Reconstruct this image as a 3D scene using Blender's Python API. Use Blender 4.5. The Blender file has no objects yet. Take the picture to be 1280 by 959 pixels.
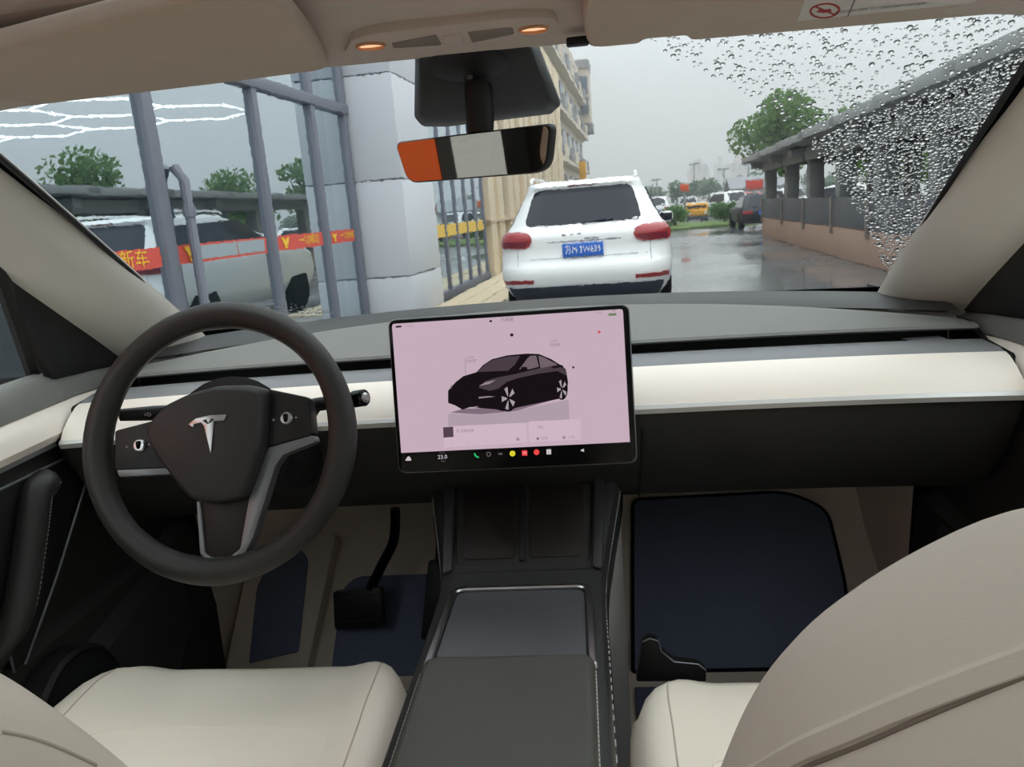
import bpy, bmesh, math, random
from mathutils import Vector, Matrix
random.seed(7)
SC = bpy.context.scene
COL = SC.collection
rad = math.radians

# ------------------------------------------------------------------ camera
FPX, CXP, CYP = 950.0, 640.0, 479.5            # focal length in pixels for a 1280 x 959 frame
CAM = Vector((0.11, 0.0, 1.36))                # between the front seat backs
CROT = (Matrix.Rotation(rad(5.81), 3, 'Z') @ Matrix.Rotation(rad(90 - 12.717), 3, 'X')
        @ Matrix.Rotation(rad(-4.5), 3, 'Z'))
cd = bpy.data.cameras.new('camera')
cd.sensor_fit = 'HORIZONTAL'; cd.sensor_width = 36.0; cd.lens = 36.0 * FPX / 1280.0
cd.clip_start = 0.02; cd.clip_end = 2000
cam = bpy.data.objects.new('camera', cd); COL.objects.link(cam)
cam.matrix_world = Matrix.Translation(CAM) @ CROT.to_4x4()
SC.camera = cam

# ------------------------------------------------------------------ overcast sky (brighter towards the zenith)
W = bpy.data.worlds.new('overcast_sky'); SC.world = W; W.use_nodes = True
nt = W.node_tree; nt.nodes.clear()
tc = nt.nodes.new('ShaderNodeTexCoord'); sx = nt.nodes.new('ShaderNodeSeparateXYZ')
cl = nt.nodes.new('ShaderNodeMath'); cl.operation = 'MAXIMUM'; cl.inputs[1].default_value = 0.0
ma = nt.nodes.new('ShaderNodeMath'); ma.operation = 'MULTIPLY_ADD'
ma.inputs[1].default_value = 3.0; ma.inputs[2].default_value = 1.0
bg = nt.nodes.new('ShaderNodeBackground'); ou = nt.nodes.new('ShaderNodeOutputWorld')
bg.inputs[0].default_value = (0.322, 0.343, 0.354, 1)
nt.links.new(tc.outputs['Generated'], sx.inputs[0]); nt.links.new(sx.outputs['Z'], cl.inputs[0])
nt.links.new(cl.outputs[0], ma.inputs[0]); nt.links.new(ma.outputs[0], bg.inputs[1])
nt.links.new(bg.outputs[0], ou.inputs[0])

vs = SC.view_settings
vs.view_transform = 'Standard'; vs.look = 'None'; vs.gamma = 1.0; vs.use_curve_mapping = False
EXPO = 1.5
vs.exposure = EXPO
SC.cycles.max_bounces = 12; SC.cycles.diffuse_bounces = 5; SC.cycles.glossy_bounces = 5
SC.cycles.transmission_bounces = 8; SC.cycles.transparent_max_bounces = 24
SC.cycles.volume_bounces = 0
SC.cycles.sample_clamp_indirect = 6.0

# ------------------------------------------------------------------ geometry helpers
def ray(px, py):
    return CROT @ Vector(((px - CXP) / FPX, -(py - CYP) / FPX, -1.0))
def at(px, py, X=None, Y=None, Z=None):
    d = ray(px, py)
    t = (X - CAM.x) / d.x if X is not None else (Y - CAM.y) / d.y if Y is not None else (Z - CAM.z) / d.z
    return CAM + d * t
class Frame:                                   # a plane in the place: origin, two axes and a normal
    def __init__(s, o, u, v):
        s.o = Vector(o); s.u = Vector(u).normalized(); s.n = s.u.cross(Vector(v)).normalized(); s.v = s.n.cross(s.u)
    def P(s, a, b, h=0.0): return s.o + s.u * a + s.v * b + s.n * h
    def px(s, x, y, h=0.0):
        d = ray(x, y); o = s.o + s.n * h
        t = (o - CAM).dot(s.n) / d.dot(s.n); p = CAM + d * t - o
        return (p.dot(s.u), p.dot(s.v))
SA = rad(4.51)                                 # the street runs 4.5 degrees to the car's right
def S(u, v, z=0.0):
    return Vector((CAM.x + u * math.cos(SA) + v * math.sin(SA), -u * math.sin(SA) + v * math.cos(SA), z))

def J(*ms):
    V, F = [], []
    for v, f in ms:
        o = len(V); V += list(v); F += [tuple(i + o for i in q) for q in f]
    return V, F
def loft(rows, cu=False, cv=False, cap0=False, cap1=False):
    n = len(rows[0]); m = len(rows); V = [Vector(p) for r in rows for p in r]; F = []
    for i in range(m if cv else m - 1):
        for j in range(n if cu else n - 1):
            a, b = i * n + j, i * n + (j + 1) % n
            c, d = ((i + 1) % m) * n + (j + 1) % n, ((i + 1) % m) * n + j
            F.append((a, b, c, d))
    if cap0: F.append(tuple(range(n - 1, -1, -1)))
    if cap1: F.append(tuple((m - 1) * n + k for k in range(n)))
    return V, F
def from_bm(bm):
    bm.verts.ensure_lookup_table(); bm.verts.index_update()
    r = ([v.co.copy() for v in bm.verts], [tuple(v.index for v in f.verts) for f in bm.faces]); bm.free(); return r
def to_bm(vf):
    bm = bmesh.new(); vs_ = [bm.verts.new(v) for v in vf[0]]
    for f in vf[1]:
        try: bm.faces.new([vs_[i] for i in f])
        except ValueError: pass
    return bm
def bev(vf, r, seg=2, ang=30):
    bm = to_bm(vf); bmesh.ops.recalc_face_normals(bm, faces=bm.faces)
    es = [e for e in bm.edges if len(e.link_faces) == 2 and e.calc_face_angle(0) > rad(ang)]
    bmesh.ops.bevel(bm, geom=es, offset=r, segments=seg, affect='EDGES', profile=0.5, clamp_overlap=True)
    return from_bm(bm)
def box(c, s, r=0.0, seg=2, M=None):
    x, y, z = s[0] / 2, s[1] / 2, s[2] / 2
    V = [Vector((a * x, b * y, d * z)) for a in (-1, 1) for b in (-1, 1) for d in (-1, 1)]
    F = [(0, 1, 3, 2), (4, 6, 7, 5), (0, 4, 5, 1), (2, 3, 7, 6), (0, 2, 6, 4), (1, 5, 7, 3)]
    vf = (V, F)
    if r: vf = bev(vf, r, seg)
    c = Vector(c)
    return [(M @ v if M else v) + c for v in vf[0]], vf[1]
def bx(x0, x1, y0, y1, z0, z1, r=0.0, seg=2):
    return box(((x0 + x1) / 2, (y0 + y1) / 2, (z0 + z1) / 2), (abs(x1 - x0), abs(y1 - y0), abs(z1 - z0)), r, seg)
def rpoly(pts, r, seg=4):                      # round the corners of a 2D outline
    out = []; n = len(pts)
    for i in range(n):
        p0, p, p1 = Vector(pts[i - 1]), Vector(pts[i]), Vector(pts[(i + 1) % n])
        rr = r[i] if isinstance(r, (list, tuple)) else r
        a, b = (p0 - p), (p1 - p); la, lb = a.length, b.length
        k = min(rr, la * .49, lb * .49); a = p + a / la * k; b = p + b / lb * k
        for j in range(seg + 1):
            t = j / seg; out.append(tuple(a * (1 - t) ** 2 + p * 2 * t * (1 - t) + b * t * t))
    return out
def prism(fr, pts, h0, h1, r=0.0, seg=2):
    lo = [fr.P(a, b, h0) for a, b in pts]; hi = [fr.P(a, b, h1) for a, b in pts]; n = len(pts)
    F = [(i, (i + 1) % n, n + (i + 1) % n, n + i) for i in range(n)] + [tuple(range(n - 1, -1, -1)), tuple(range(n, 2 * n))]
    vf = (lo + hi, F)
    return bev(vf, r, seg, 50) if r else vf
def ngon(fr, pts, h): return ([fr.P(a, b, h) for a, b in pts], [tuple(range(len(pts)))])
def cat(pts, n=6, closed=False):               # Catmull-Rom
    P = [Vector(p) for p in pts]; m = len(P); out = []
    for i in range(m if closed else m - 1):
        g = (lambda k: P[k % m]) if closed else (lambda k: P[max(0, min(m - 1, k))])
        a, b, c, d = g(i - 1), g(i), g(i + 1), g(i + 2)
        for j in range(n):
            t = j / n
            out.append(0.5 * ((2 * b) + (c - a) * t + (2 * a - 5 * b + 4 * c - d) * t * t + (3 * b - a - 3 * c + d) * t ** 3))
    if not closed: out.append(P[-1])
    return out
def tube(pts, r, n=8, closed=False, cap=True):
    P = [Vector(p) for p in pts]; m = len(P); rows = []
    nrm = None
    for i in range(m):
        t = (P[(i + 1) % m] - P[i - 1]) if closed else (P[min(i + 1, m - 1)] - P[max(i - 1, 0)])
        t.normalize()
        if nrm is None: nrm = t.orthogonal().normalized()
        nrm = (nrm - t * nrm.dot(t)).normalized(); b = t.cross(nrm)
        rr = r[i] if isinstance(r, (list, tuple)) else r
        rows.append([P[i] + (nrm * math.cos(2 * math.pi * k / n) + b * math.sin(2 * math.pi * k / n)) * rr for k in range(n)])
    return loft(rows, cu=True, cv=closed, cap0=cap and not closed, cap1=cap and not closed)
def lathe(fr, prof, n=24):                     # prof: (radius, height along the frame normal)
    rows = [[fr.P(a * math.cos(2 * math.pi * k / n), a * math.sin(2 * math.pi * k / n), h) for k in range(n)] for a, h in prof]
    return loft(rows, cu=True, cap0=True, cap1=True)

# ------------------------------------------------------------------ objects
ROOTM = {}
def tag(o, label=None, cat_=None, group=None, kind=None):
    if label: o['label'] = label
    if cat_: o['category'] = cat_
    if group: o['group'] = group
    if kind: o['kind'] = kind
    return o
def thing(name, label, cat_, loc=(0, 0, 0), rz=0.0, group=None, kind=None):
    o = bpy.data.objects.new(name, None); COL.objects.link(o); o.empty_display_size = 0.1
    o.location = loc; o.rotation_euler = (0, 0, rz)
    ROOTM[o.name] = Matrix.Translation(Vector(loc)) @ Matrix.Rotation(rz, 4, 'Z')
    return tag(o, label, cat_, group, kind)
def mk(name, vf, mat, parent=None, smooth=35, local=False, sub=0, solid=0.0, label=None):
    me = bpy.data.meshes.new(name); me.from_pydata([tuple(v) for v in vf[0]], [], vf[1])
    bm = bmesh.new(); bm.from_mesh(me); bmesh.ops.recalc_face_normals(bm, faces=bm.faces); bm.to_mesh(me); bm.free()
    if smooth:
        me.shade_smooth()
        if smooth < 180: me.set_sharp_from_angle(angle=rad(smooth))
    me.materials.append(M[mat] if isinstance(mat, str) else mat)
    o = bpy.data.objects.new(name, me); COL.objects.link(o)
    if parent is not None:
        o.parent = parent
        if not local: o.matrix_parent_inverse = ROOTM.get(parent.name, Matrix()).inverted()
    if solid:
        s = o.modifiers.new('thickness', 'SOLIDIFY'); s.thickness = abs(solid); s.offset = 1 if solid > 0 else -1
    if sub:
        s = o.modifiers.new('smooth', 'SUBSURF'); s.levels = sub; s.render_levels = sub
    if label: o['label'] = label
    return o
def copy_tree(o, parent=None):
    c = o.copy(); COL.objects.link(c); c.parent = parent
    for ch in list(o.children): copy_tree(ch, c)
    return c
def text(name, s, fr, a, b, size, mat, parent, h=0.0006, align='CENTER', extrude=0.0, sx=1.0, local=False):
    cu = bpy.data.curves.new(name, 'FONT'); cu.body = s; cu.size = size; cu.align_x = align; cu.align_y = 'CENTER'; cu.extrude = extrude
    cu.resolution_u = 3
    t = bpy.data.objects.new(name, cu); COL.objects.link(t)
    bpy.context.view_layer.update()
    me = bpy.data.meshes.new_from_object(t.evaluated_get(bpy.context.evaluated_depsgraph_get()))
    bpy.data.objects.remove(t); bpy.data.curves.remove(cu)
    for v in me.vertices: v.co = fr.P(a + v.co.x * sx, b + v.co.y, h + v.co.z)
    me.materials.clear(); me.materials.append(M[mat])
    o = bpy.data.objects.new(name, me); COL.objects.link(o)
    o.parent = parent
    if not local: o.matrix_parent_inverse = ROOTM.get(parent.name, Matrix()).inverted()
    return o

# ------------------------------------------------------------------ materials
M = {}
def srgb(c): return tuple((x / 255 / 12.92) if x / 255 <= .04045 else ((x / 255 + .055) / 1.055) ** 2.4 for x in c) + (1,)
def mat(name, c, rough=0.5, spec=0.5, metal=0.0, noise=None, bump=None, emit=None, coat=0.0, sheen=0.0):
    m = bpy.data.materials.new(name); m.use_nodes = True; n = m.node_tree.nodes; l = m.node_tree.links
    b = n['Principled BSDF']; col = srgb(c) if max(c) > 1.5 else tuple(c) + (1,)
    b.inputs['Base Color'].default_value = col; b.inputs['Roughness'].default_value = rough
    b.inputs['Specular IOR Level'].default_value = spec; b.inputs['Metallic'].default_value = metal
    b.inputs['Coat Weight'].default_value = coat; b.inputs['Sheen Weight'].default_value = sheen
    t = n.new('ShaderNodeTexCoord')
    if noise:                                  # (scale, amount)
        nz = n.new('ShaderNodeTexNoise'); nz.inputs['Scale'].default_value = noise[0]; nz.inputs['Detail'].default_value = 5
        mx = n.new('ShaderNodeMix'); mx.data_type = 'RGBA'
        mx.inputs[6].default_value = tuple(x * (1 - noise[1]) for x in col[:3]) + (1,)
        mx.inputs[7].default_value = tuple(min(1, x * (1 + noise[1])) for x in col[:3]) + (1,)
        l.new(t.outputs['Object'], nz.inputs['Vector']); l.new(nz.outputs['Fac'], mx.inputs[0]); l.new(mx.outputs[2], b.inputs['Base Color'])
    if bump:                                   # (scale, strength, kind)
        if len(bump) > 2 and bump[2] == 'vor':
            nb = n.new('ShaderNodeTexVoronoi'); o = nb.outputs['Distance']
        else:
            nb = n.new('ShaderNodeTexNoise'); o = nb.outputs['Fac']; nb.inputs['Detail'].default_value = 4
        nb.inputs['Scale'].default_value = bump[0]
        bp = n.new('ShaderNodeBump'); bp.inputs['Strength'].default_value = bump[1]; bp.inputs['Distance'].default_value = 0.002
        l.new(t.outputs['Object'], nb.inputs['Vector']); l.new(o, bp.inputs['Height']); l.new(bp.outputs[0], b.inputs['Normal'])
    if emit:
        b.inputs['Emission Color'].default_value = srgb(emit[0]) if max(emit[0]) > 1.5 else tuple(emit[0]) + (1,)
        b.inputs['Emission Strength'].default_value = emit[1]
    M[name] = m; return m
def pane(name, tint, refl, rough=0.0, ior=1.45):
    m = bpy.data.materials.new(name); m.use_nodes = True; n = m.node_tree.nodes; l = m.node_tree.links; n.clear()
    tr = n.new('ShaderNodeBsdfTransparent'); tr.inputs[0].default_value = tuple(tint) + (1,)
    gl = n.new('ShaderNodeBsdfGlossy'); gl.inputs['Roughness'].default_value = rough
    gl.inputs[0].default_value = (1, 1, 1, 1)
    fr = n.new('ShaderNodeFresnel'); fr.inputs[0].default_value = ior
    ml = n.new('ShaderNodeMath'); ml.operation = 'MULTIPLY'; ml.inputs[1].default_value = refl; ml.use_clamp = True
    mx = n.new('ShaderNodeMixShader'); o = n.new('ShaderNodeOutputMaterial')
    ge = n.new('ShaderNodeNewGeometry'); iv = n.new('ShaderNodeMath'); iv.operation = 'SUBTRACT'; iv.inputs[0].default_value = 1.0; iv.label = 'outer face only'
    m2 = n.new('ShaderNodeMath'); m2.operation = 'MULTIPLY'; l.new(ge.outputs['Backfacing'], iv.inputs[1]); l.new(ml.outputs[0], m2.inputs[0]); l.new(iv.outputs[0], m2.inputs[1]); ml.name = 'amount'
    l.new(fr.outputs[0], ml.inputs[0]); l.new(m2.outputs[0], mx.inputs[0]); l.new(tr.outputs[0], mx.inputs[1]); l.new(gl.outputs[0], mx.inputs[2])
    l.new(mx.outputs[0], o.inputs[0]); M[name] = m; return m
def emis(name, c, s=1.0):
    m = bpy.data.materials.new(name); m.use_nodes = True; n = m.node_tree.nodes; n.clear()
    e = n.new('ShaderNodeEmission'); e.inputs[0].default_value = srgb(c); e.inputs[1].default_value = s / 2 ** EXPO
    o = n.new('ShaderNodeOutputMaterial'); m.node_tree.links.new(e.outputs[0], o.inputs[0]); M[name] = m; return m

mat('headliner', (204, 191, 180), .95, .1, noise=(60, .05), bump=(900, .25), sheen=.2)
mat('visor_fabric', (204, 190, 175), .9, .1, noise=(40, .04), bump=(900, .2))
mat('pillar_cloth', (226, 221, 210), .85, .2, bump=(900, .15))
mat('white_leather', (250, 239, 222), .5, .35, noise=(7, .03), bump=(1600, .06, 'vor'))
mat('white_trim', (246, 236, 224), .42, .4, noise=(5, .02))
mat('pad_grey', (124, 124, 120), .72, .3, bump=(700, .2, 'vor'))
mat('ledge_grey', (128, 129, 131), .55, .4)
mat('black_soft', (42, 41, 38), .62, .3, bump=(500, .12, 'vor'))
mat('black_leather', (46, 46, 45), .5, .4, bump=(450, .1, 'vor'))
mat('rim_leather', (44, 43, 41), .52, .4, bump=(600, .1, 'vor'))
mat('armrest_leather', (74, 73, 67), .5, .4, bump=(450, .08, 'vor'))
mat('black_gloss', (10, 10, 11), .15, .2)
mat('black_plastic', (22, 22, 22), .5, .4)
mat('void_black', (6, 6, 6), .8, .1)
mat('brown_gloss', (34, 27, 25), .5, .35)
mat('lid_slate', (72, 73, 77), .45, .4, noise=(90, .03))
mat('silver', (190, 190, 190), .28, .5, metal=1.0)
mat('trim_silver', (206, 205, 202), .38, .5, metal=.25)
mat('satin_grey', (120, 122, 124), .4, .5, metal=.6)
mat('carpet_beige', (222, 208, 194), .98, .05, noise=(300, .1), bump=(1200, .5))
mat('carpet_grey', (170, 166, 162), .98, .05, noise=(300, .08), bump=(1200, .4))
mat('carpet_navy', (112, 120, 142), .98, .05, noise=(220, .25), bump=(1000, .6))
mat('mat_edge', (16, 17, 22), .8, .1)
mat('stitch_white', (205, 203, 198), .8, .2)
mat('stitch_grey', (150, 138, 124), .8, .2)
mat('seam_cream', (206, 196, 182), .8, .2)
mat('housing_black', (40, 42, 42), .5, .4)
mat('housing_dark', (22, 23, 23), .45, .4)
mat('mirror_glass', (166, 160, 150), .02, .5, metal=1.0)
mat('mirror_dark', (70, 74, 78), .05, .5, metal=1.0)
mat('grille_fabric', (150, 142, 134), .95, .1, bump=(1500, .6))
mat('label_white', (222, 218, 212), .6, .3)
mat('label_red', (176, 60, 56), .6, .3)
mat('label_grey', (120, 116, 112), .6, .3)
mat('speaker_mesh', (26, 27, 27), .8, .2, bump=(900, .8, 'vor'))
emis('lamp_glow', (255, 205, 160), 1.05)
mat('lamp_ring', (210, 150, 110), .35, .5, metal=.5)
pane('windshield_glass', (.655, .672, .668), .2)
pane('side_glass', (.95, .97, .96), .6)
pane('roof_glass', (.42, .42, .42), .5)
pane('rear_tint', (.45, .47, .46), .6)

# ================================================================== CABIN SHELL
def lerp(a, b, t): return a + (b - a) * t
# floor with toe board, and front bulkhead
tp = [(-1.3, .40), (1.34, .40), (1.42, .43), (1.70, .70), (1.76, .80)]
fl = mk('floor', loft([[(x, y, z) for y, z in tp] for x in (-.74, -.35, 0, .35, .74)]), 'carpet_beige')
tag(fl, 'pale beige carpet of the cabin floor and toe board', kind='structure')
wf = mk('wall_front', bx(-.76, .76, 1.765, 1.80, .5, 1.13), 'carpet_beige')
tag(wf, 'beige carpeted bulkhead below the dashboard', kind='structure')
# sills and kick panels beside the footwells
for s, nm in ((-1, 'wall_left'), (1, 'wall_right')):
    prof = [(s * .745, .36), (s * .70, .40), (s * .695, .60), (s * .715, .78), (s * .76, .80)]
    w = mk(nm, loft([[(x, y, z) for x, z in prof] for y in (-1.2, .4, 1.0, 1.40)]), 'black_soft')
    tag(w, 'black sill and kick panel beside the %s footwell' % ('driver' if s < 0 else 'passenger'), kind='structure')
    kick = [(s * .755, 1.40, .36), (s * .72, 1.40, .36), (s * .70, 1.40, .62), (s * .71, 1.40, .95), (s * .755, 1.40, .97)]
    mk('side_skin', bx(s * .748, s * .756, -1.2, 1.78, .36, 1.14), 'black_soft', w, smooth=0)
    k = mk('kick_carpet', loft([[(p[0], y, p[2]) for p in kick] for y in (1.40, 1.58, 1.76)]), 'carpet_beige', w)
# headliner: front header, side rails and a rear edge round the glass roof
hz = 1.533
def hdr(x):                                    # front edge of the headliner above the windscreen
    return .865 - .05 * (abs(x) / .6) ** 2
rows = []
for i in range(25):
    x = -.66 + 1.32 * i / 24
    e = hdr(x); drop = .05 * (abs(x) / .66) ** 4
    rows.append([(x, e + .004, hz + .012 - drop), (x, e, hz - .006 - drop), (x, e - .02, hz - .010 - drop), (x, e - .10, hz - .006 - drop),
                 (x, .68, hz + .002 - drop), (x, .59, hz + .006 - drop), (x, .585, hz + .03 - drop)])
ce = mk('ceiling', loft(rows), 'headliner', sub=1)
tag(ce, 'warm grey fabric headliner above the windscreen', kind='structure')
for s in (-1, 1):
    rows = [[(s * .50, y, hz + .03), (s * .50, y, hz + .004), (s * .57, y, hz - .012), (s * .66, y, hz - .06), (s * .70, y, hz - .10)] for y in (.59, 0, -.7, -1.25)]
    mk('roof_rail', loft(rows), 'headliner', ce)
mk('rear_header', bx(-.66, .66, -1.35, -1.2, hz - .06, hz + .02, .02), 'headliner', ce)
gr = mk('window_1', loft([[(x, y, hz + .03 + .02 * (1 - (x / .55) ** 2)) for x in (-.55, -.3, 0, .3, .55)] for y in (.60, .1, -.4, -.9, -1.25)]), 'roof_glass', solid=.004)
tag(gr, 'large glass roof panel behind the front headliner', kind='structure')

# windscreen: s across (-1..1), t from the cowl (0) to the header (1)
def wsurf(s, t, off=0.0):
    def p(s, t):
        a = abs(s)
        yb, zb, xb = 1.74 - .27 * a ** 2, 1.14 + .022 * a ** 2, .69 * s
        yt, zt, xt = .872 - .03 * a ** 2, 1.545 - .012 * a ** 2, .615 * s
        b = .022 * math.sin(math.pi * t) * (1 - .85 * a ** 2)
        return Vector((lerp(xb, xt, t), lerp(yb, yt, t) + b * .5, lerp(zb, zt, t) + b))
    q = p(s, t)
    if off:
        n = (p(s + .01, t) - p(s - .01, t)).cross(p(s, t + .01) - p(s, t - .01)).normalized()
        if n.y < 0: n = -n
        q = q + n * off
    return q
ws = mk('window_2', loft([[wsurf(-1.04 + 2.08 * i / 30, j / 16, 0.004) for i in range(31)] for j in range(17)]), 'windshield_glass', smooth=180)
tag(ws, 'wide raked windscreen with rain on the outside', kind='structure')
# black ceramic border along the lower edge and sides
fr_rows = [[wsurf(-1.02 + 2.04 * i / 40, t, .0005) for i in range(41)] for t in (-.02, .022)]
mk('frit_band', loft(fr_rows), 'void_black', ws, solid=.002)
for s in (-1, 1):
    mk('frit_band', loft([[wsurf(s * a, j / 12, .0005) for a in (.978, 1.04)] for j in range(13)]), 'void_black', ws, solid=.002)

# windscreen pillars
for s, nm in ((-1, 'trim_1'), (1, 'trim_2')):
    G = [Vector((s * .655, 1.47, 1.160)), Vector((s * .647, 1.35, 1.240)), Vector((s * .632, 1.0, 1.468)), Vector((s * .612, .85, 1.540))]
    D = [Vector((s * .748, 1.33, 1.125)), Vector((s * .742, 1.20, 1.225)), Vector((s * .722, .88, 1.445)), Vector((s * .70, .70, 1.50))]
    g, d = cat(G, 6), cat(D, 6); rows = []
    for a, b in zip(g, d):
        w = (b - a); inn = Vector((-s * .75, -.45, -.05)); inn.normalize()
        r = []
        for k in range(9):
            t = k / 8; r.append(a + w * t + inn * .034 * (math.sin(math.pi * t) ** .7))
        rows.append(r)
    out = mk(nm, loft(rows), 'pillar_cloth', smooth=180)
    tag(out, 'pale cloth-covered windscreen pillar on the %s side' % ('driver' if s < 0 else 'passenger'), kind='structure')
    seal = tube([wsurf(s * .975, t, -.003) + Vector((0, 0, 0)) for t in [k / 12 for k in range(13)]], .0045, 6)
    mk('seal', seal, 'black_plastic', out)

# ================================================================== DOORS (front): panel, waist strip, sail, window
def door(s, nm, who):
    X = s * .735
    root = thing(nm, None, None, (X, .3, .42), kind='structure')
    tag(root, 'dark front door lining with pale waist strip on the %s side' % who)
    def zt(y): return 1.160 + .006 * (y - 1) / .3
    ys = [-.05, .3, .6, .8, .95, 1.05, 1.15, 1.22, 1.285, 1.33]
    def prof(pts): return loft([[(s * (a + .0 * y), y, zt(y) + b + (-.015 * max(0, y - 1.2) / .1)) for a, b in pts] for y in ys])
    mk('upper_panel', prof([(.80, -.03), (.785, .0), (.765, .004), (.745, -.004), (.733, -.022), (.728, -.042), (.742, -.046)]), 'pad_grey', root)
    mk('waist_strip', prof([(.742, -.040), (.725, -.046), (.712, -.062), (.707, -.082), (.714, -.094), (.742, -.098)]), 'white_trim', root)
    mk('strip_edge', prof([(.742, -.094), (.717, -.0945), (.716, -.102), (.742, -.104)]), 'satin_grey', root)
    mk('lower_panel', loft([[(s * a, y, z) for a, z in ((.745, 1.065), (.728, 1.055), (.722, 1.0), (.735, .9), (.742, .80), (.735, .68), (.74, .5), (.755, .42))] for y in ys]), 'black_soft', root)
    # triangular recess with a pale rim behind the pull handle
    fr = Frame((s * .724, 1.05, 1.0), (0, -s, 0) if s > 0 else (0, 1, 0), (0, 0, 1))
    if s < 0:
        tri = rpoly([(-.16, .035), (.085, .035), (.095, .012), (-.045, -.135), (-.16, -.24)], [.01, .014, .012, .02, .01])
        mk('recess_panel', prism(fr, tri, -.004, .006, .003), 'black_plastic', root)
        mk('recess_rim', tube([fr.P(a, b, .007) for a, b in tri], .0022, 6, closed=True), 'satin_grey', root)
    # pull handle: padded vertical grip with a stitched seam
    g0 = [Vector((s * .700, y, z)) for y, z in ((.86, .80), (.895, .86), (.935, .92), (.965, .975), (.985, 1.012), (1.005, 1.020), (1.02, 1.015))]
    g0[-1].x = s * .73; g0[0].x = s * .73
    path = cat(g0, 5)
    h = mk('pull_handle', tube(path, [.021 if 3 < i < len(path) - 4 else .016 for i in range(len(path))], 12), 'black_leather', root)
    off = Vector((-s * .013, .0165, -.004))
    if s < 0:
        for i in range(4, len(path) - 6):
            for q in (0, .5):
                a = path[i].lerp(path[i + 1], q) + off; b = path[i].lerp(path[i + 1], q + .3) + off
                mk('stitch', tube([a, b], .0011, 4), 'stitch_white', h)
    # map pocket moulding
    rows = []
    for k in range(9):
        t = k / 8; y = 1.30 - .46 * t; 
        rows.append([(s * .745, y, .80 - .05 * t), (s * (.705 - .02 * math.sin(math.pi * t)), y, .76 - .07 * t), (s * (.690 - .02 * math.sin(math.pi * t)), y, .66 - .09 * t),
                     (s * .70, y, .54 - .06 * t), (s * .745, y, .45)])
    mk('map_pocket', loft(rows), 'black_leather', root)
    # speaker
    fs = Frame((s * .676, .945, .675), (0, 1, 0) if s < 0 else (0, -1, 0), (0, 0, 1))
    sp = mk('speaker_grille', lathe(fs, [(.088, -.02), (.088, .004), (.08, .009), (.04, .013), (.001, .014)], 28), 'speaker_mesh', root)
    mk('speaker_ring', lathe(fs, [(.1, -.03), (.1, .002), (.094, .008), (.088, .002), (.088, -.03)], 28), 'black_plastic', sp)
    # black triangular sail behind the pillar foot
    A = [(1.335, 1.14), (1.12, 1.155), (1.055, 1.335), (1.10, 1.318), (1.20, 1.235)]
    fS = Frame((s * .748, 0, 0), (0, 1, 0) if s < 0 else (0, -1, 0), (0, 0, 1))
    k = 1 if s < 0 else -1
    mk('sail_panel', prism(fS, [(k * a, b) for a, b in A][::k], -.006, .012, .004), 'black_plastic', root)
    # window and frame
    wy = [(1.13, 1.15), (1.055, 1.335), (.86, 1.47), (.5, 1.505), (-.05, 1.50), (-.05, 1.15)]
    fw = Frame((s * .775, 0, 0), (0, 1, 0) if s < 0 else (0, -1, 0), (0, 0, 1))
    tilt = [(a, b) for a, b in wy]
    V = [Vector((s * (.785 - .20 * (b - 1.15)), a, b)) for a, b in tilt]
    w = mk('window_pane', (V, [tuple(range(len(V)))]), 'side_glass', root, smooth=0, solid=.004)
    fr_pts = [Vector((s * (.775 - .20 * (b - 1.15)), a, b)) for a, b in tilt[:5]]
    mk('window_seal', tube(fr_pts, .012, 6), 'black_plastic', w)
    mk('pillar_cover', bx(s * .69, s * .78, -.14, -.04, .5, 1.50, .01), 'black_plastic', root)
    return root
door(-1, 'door_1', 'driver'); door(1, 'door_2', 'passenger')

# rear of the cabin, seen only in the mirror
def rear_side(s):
    w = mk('wall_back' if s < 0 else 'wall_back_panel', bx(s * .70, s * .74, -1.30, -.14, .42, 1.13, .01), 'black_soft')
    tag(w, 'black rear door lining behind the %s' % ('driver' if s < 0 else 'passenger'), kind='structure')
    p = loft([[(s * .76, -.14, 1.14), (s * .76, -1.10, 1.20)], [(s * .70, -.14, 1.50), (s * .68, -1.0, 1.46)]])
    mk('rear_pane', p, 'rear_tint', w, solid=.004)
    mk('rear_pillar', bx(s * .66, s * .76, -1.34, -1.06, 1.10, 1.52, .02), 'black_soft', w)
rear_side(-1); rear_side(1)
rs = thing('passenger_bench', 'pale bench behind the two front seats', 'bench', (0, -.9, .40))
mk('cushion', bx(-.62, .62, -1.0, -.50, .56, .74, .05, 4), 'white_leather', rs)
mk('plinth', bx(-.60, .60, -1.0, -.56, .40, .57, .01), 'carpet_beige', rs)
mk('backrest', loft([[(-.62, y, z) for y, z in ((-.92, .70), (-.96, 1.0), (-1.08, 1.20), (-1.16, 1.19), (-1.15, .7))], [(.62, y, z) for y, z in ((-.92, .70), (-.96, 1.0), (-1.08, 1.20), (-1.16, 1.19), (-1.15, .7))]], cu=True, cap0=True, cap1=True), 'white_leather', rs)
rw = mk('window_3', loft([[(-.55, -1.34, 1.18), (.55, -1.34, 1.18)], [(-.5, -1.28, 1.5), (.5, -1.28, 1.5)]]), 'rear_tint', solid=.004)
tag(rw, 'rear window of the car', kind='structure')

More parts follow.
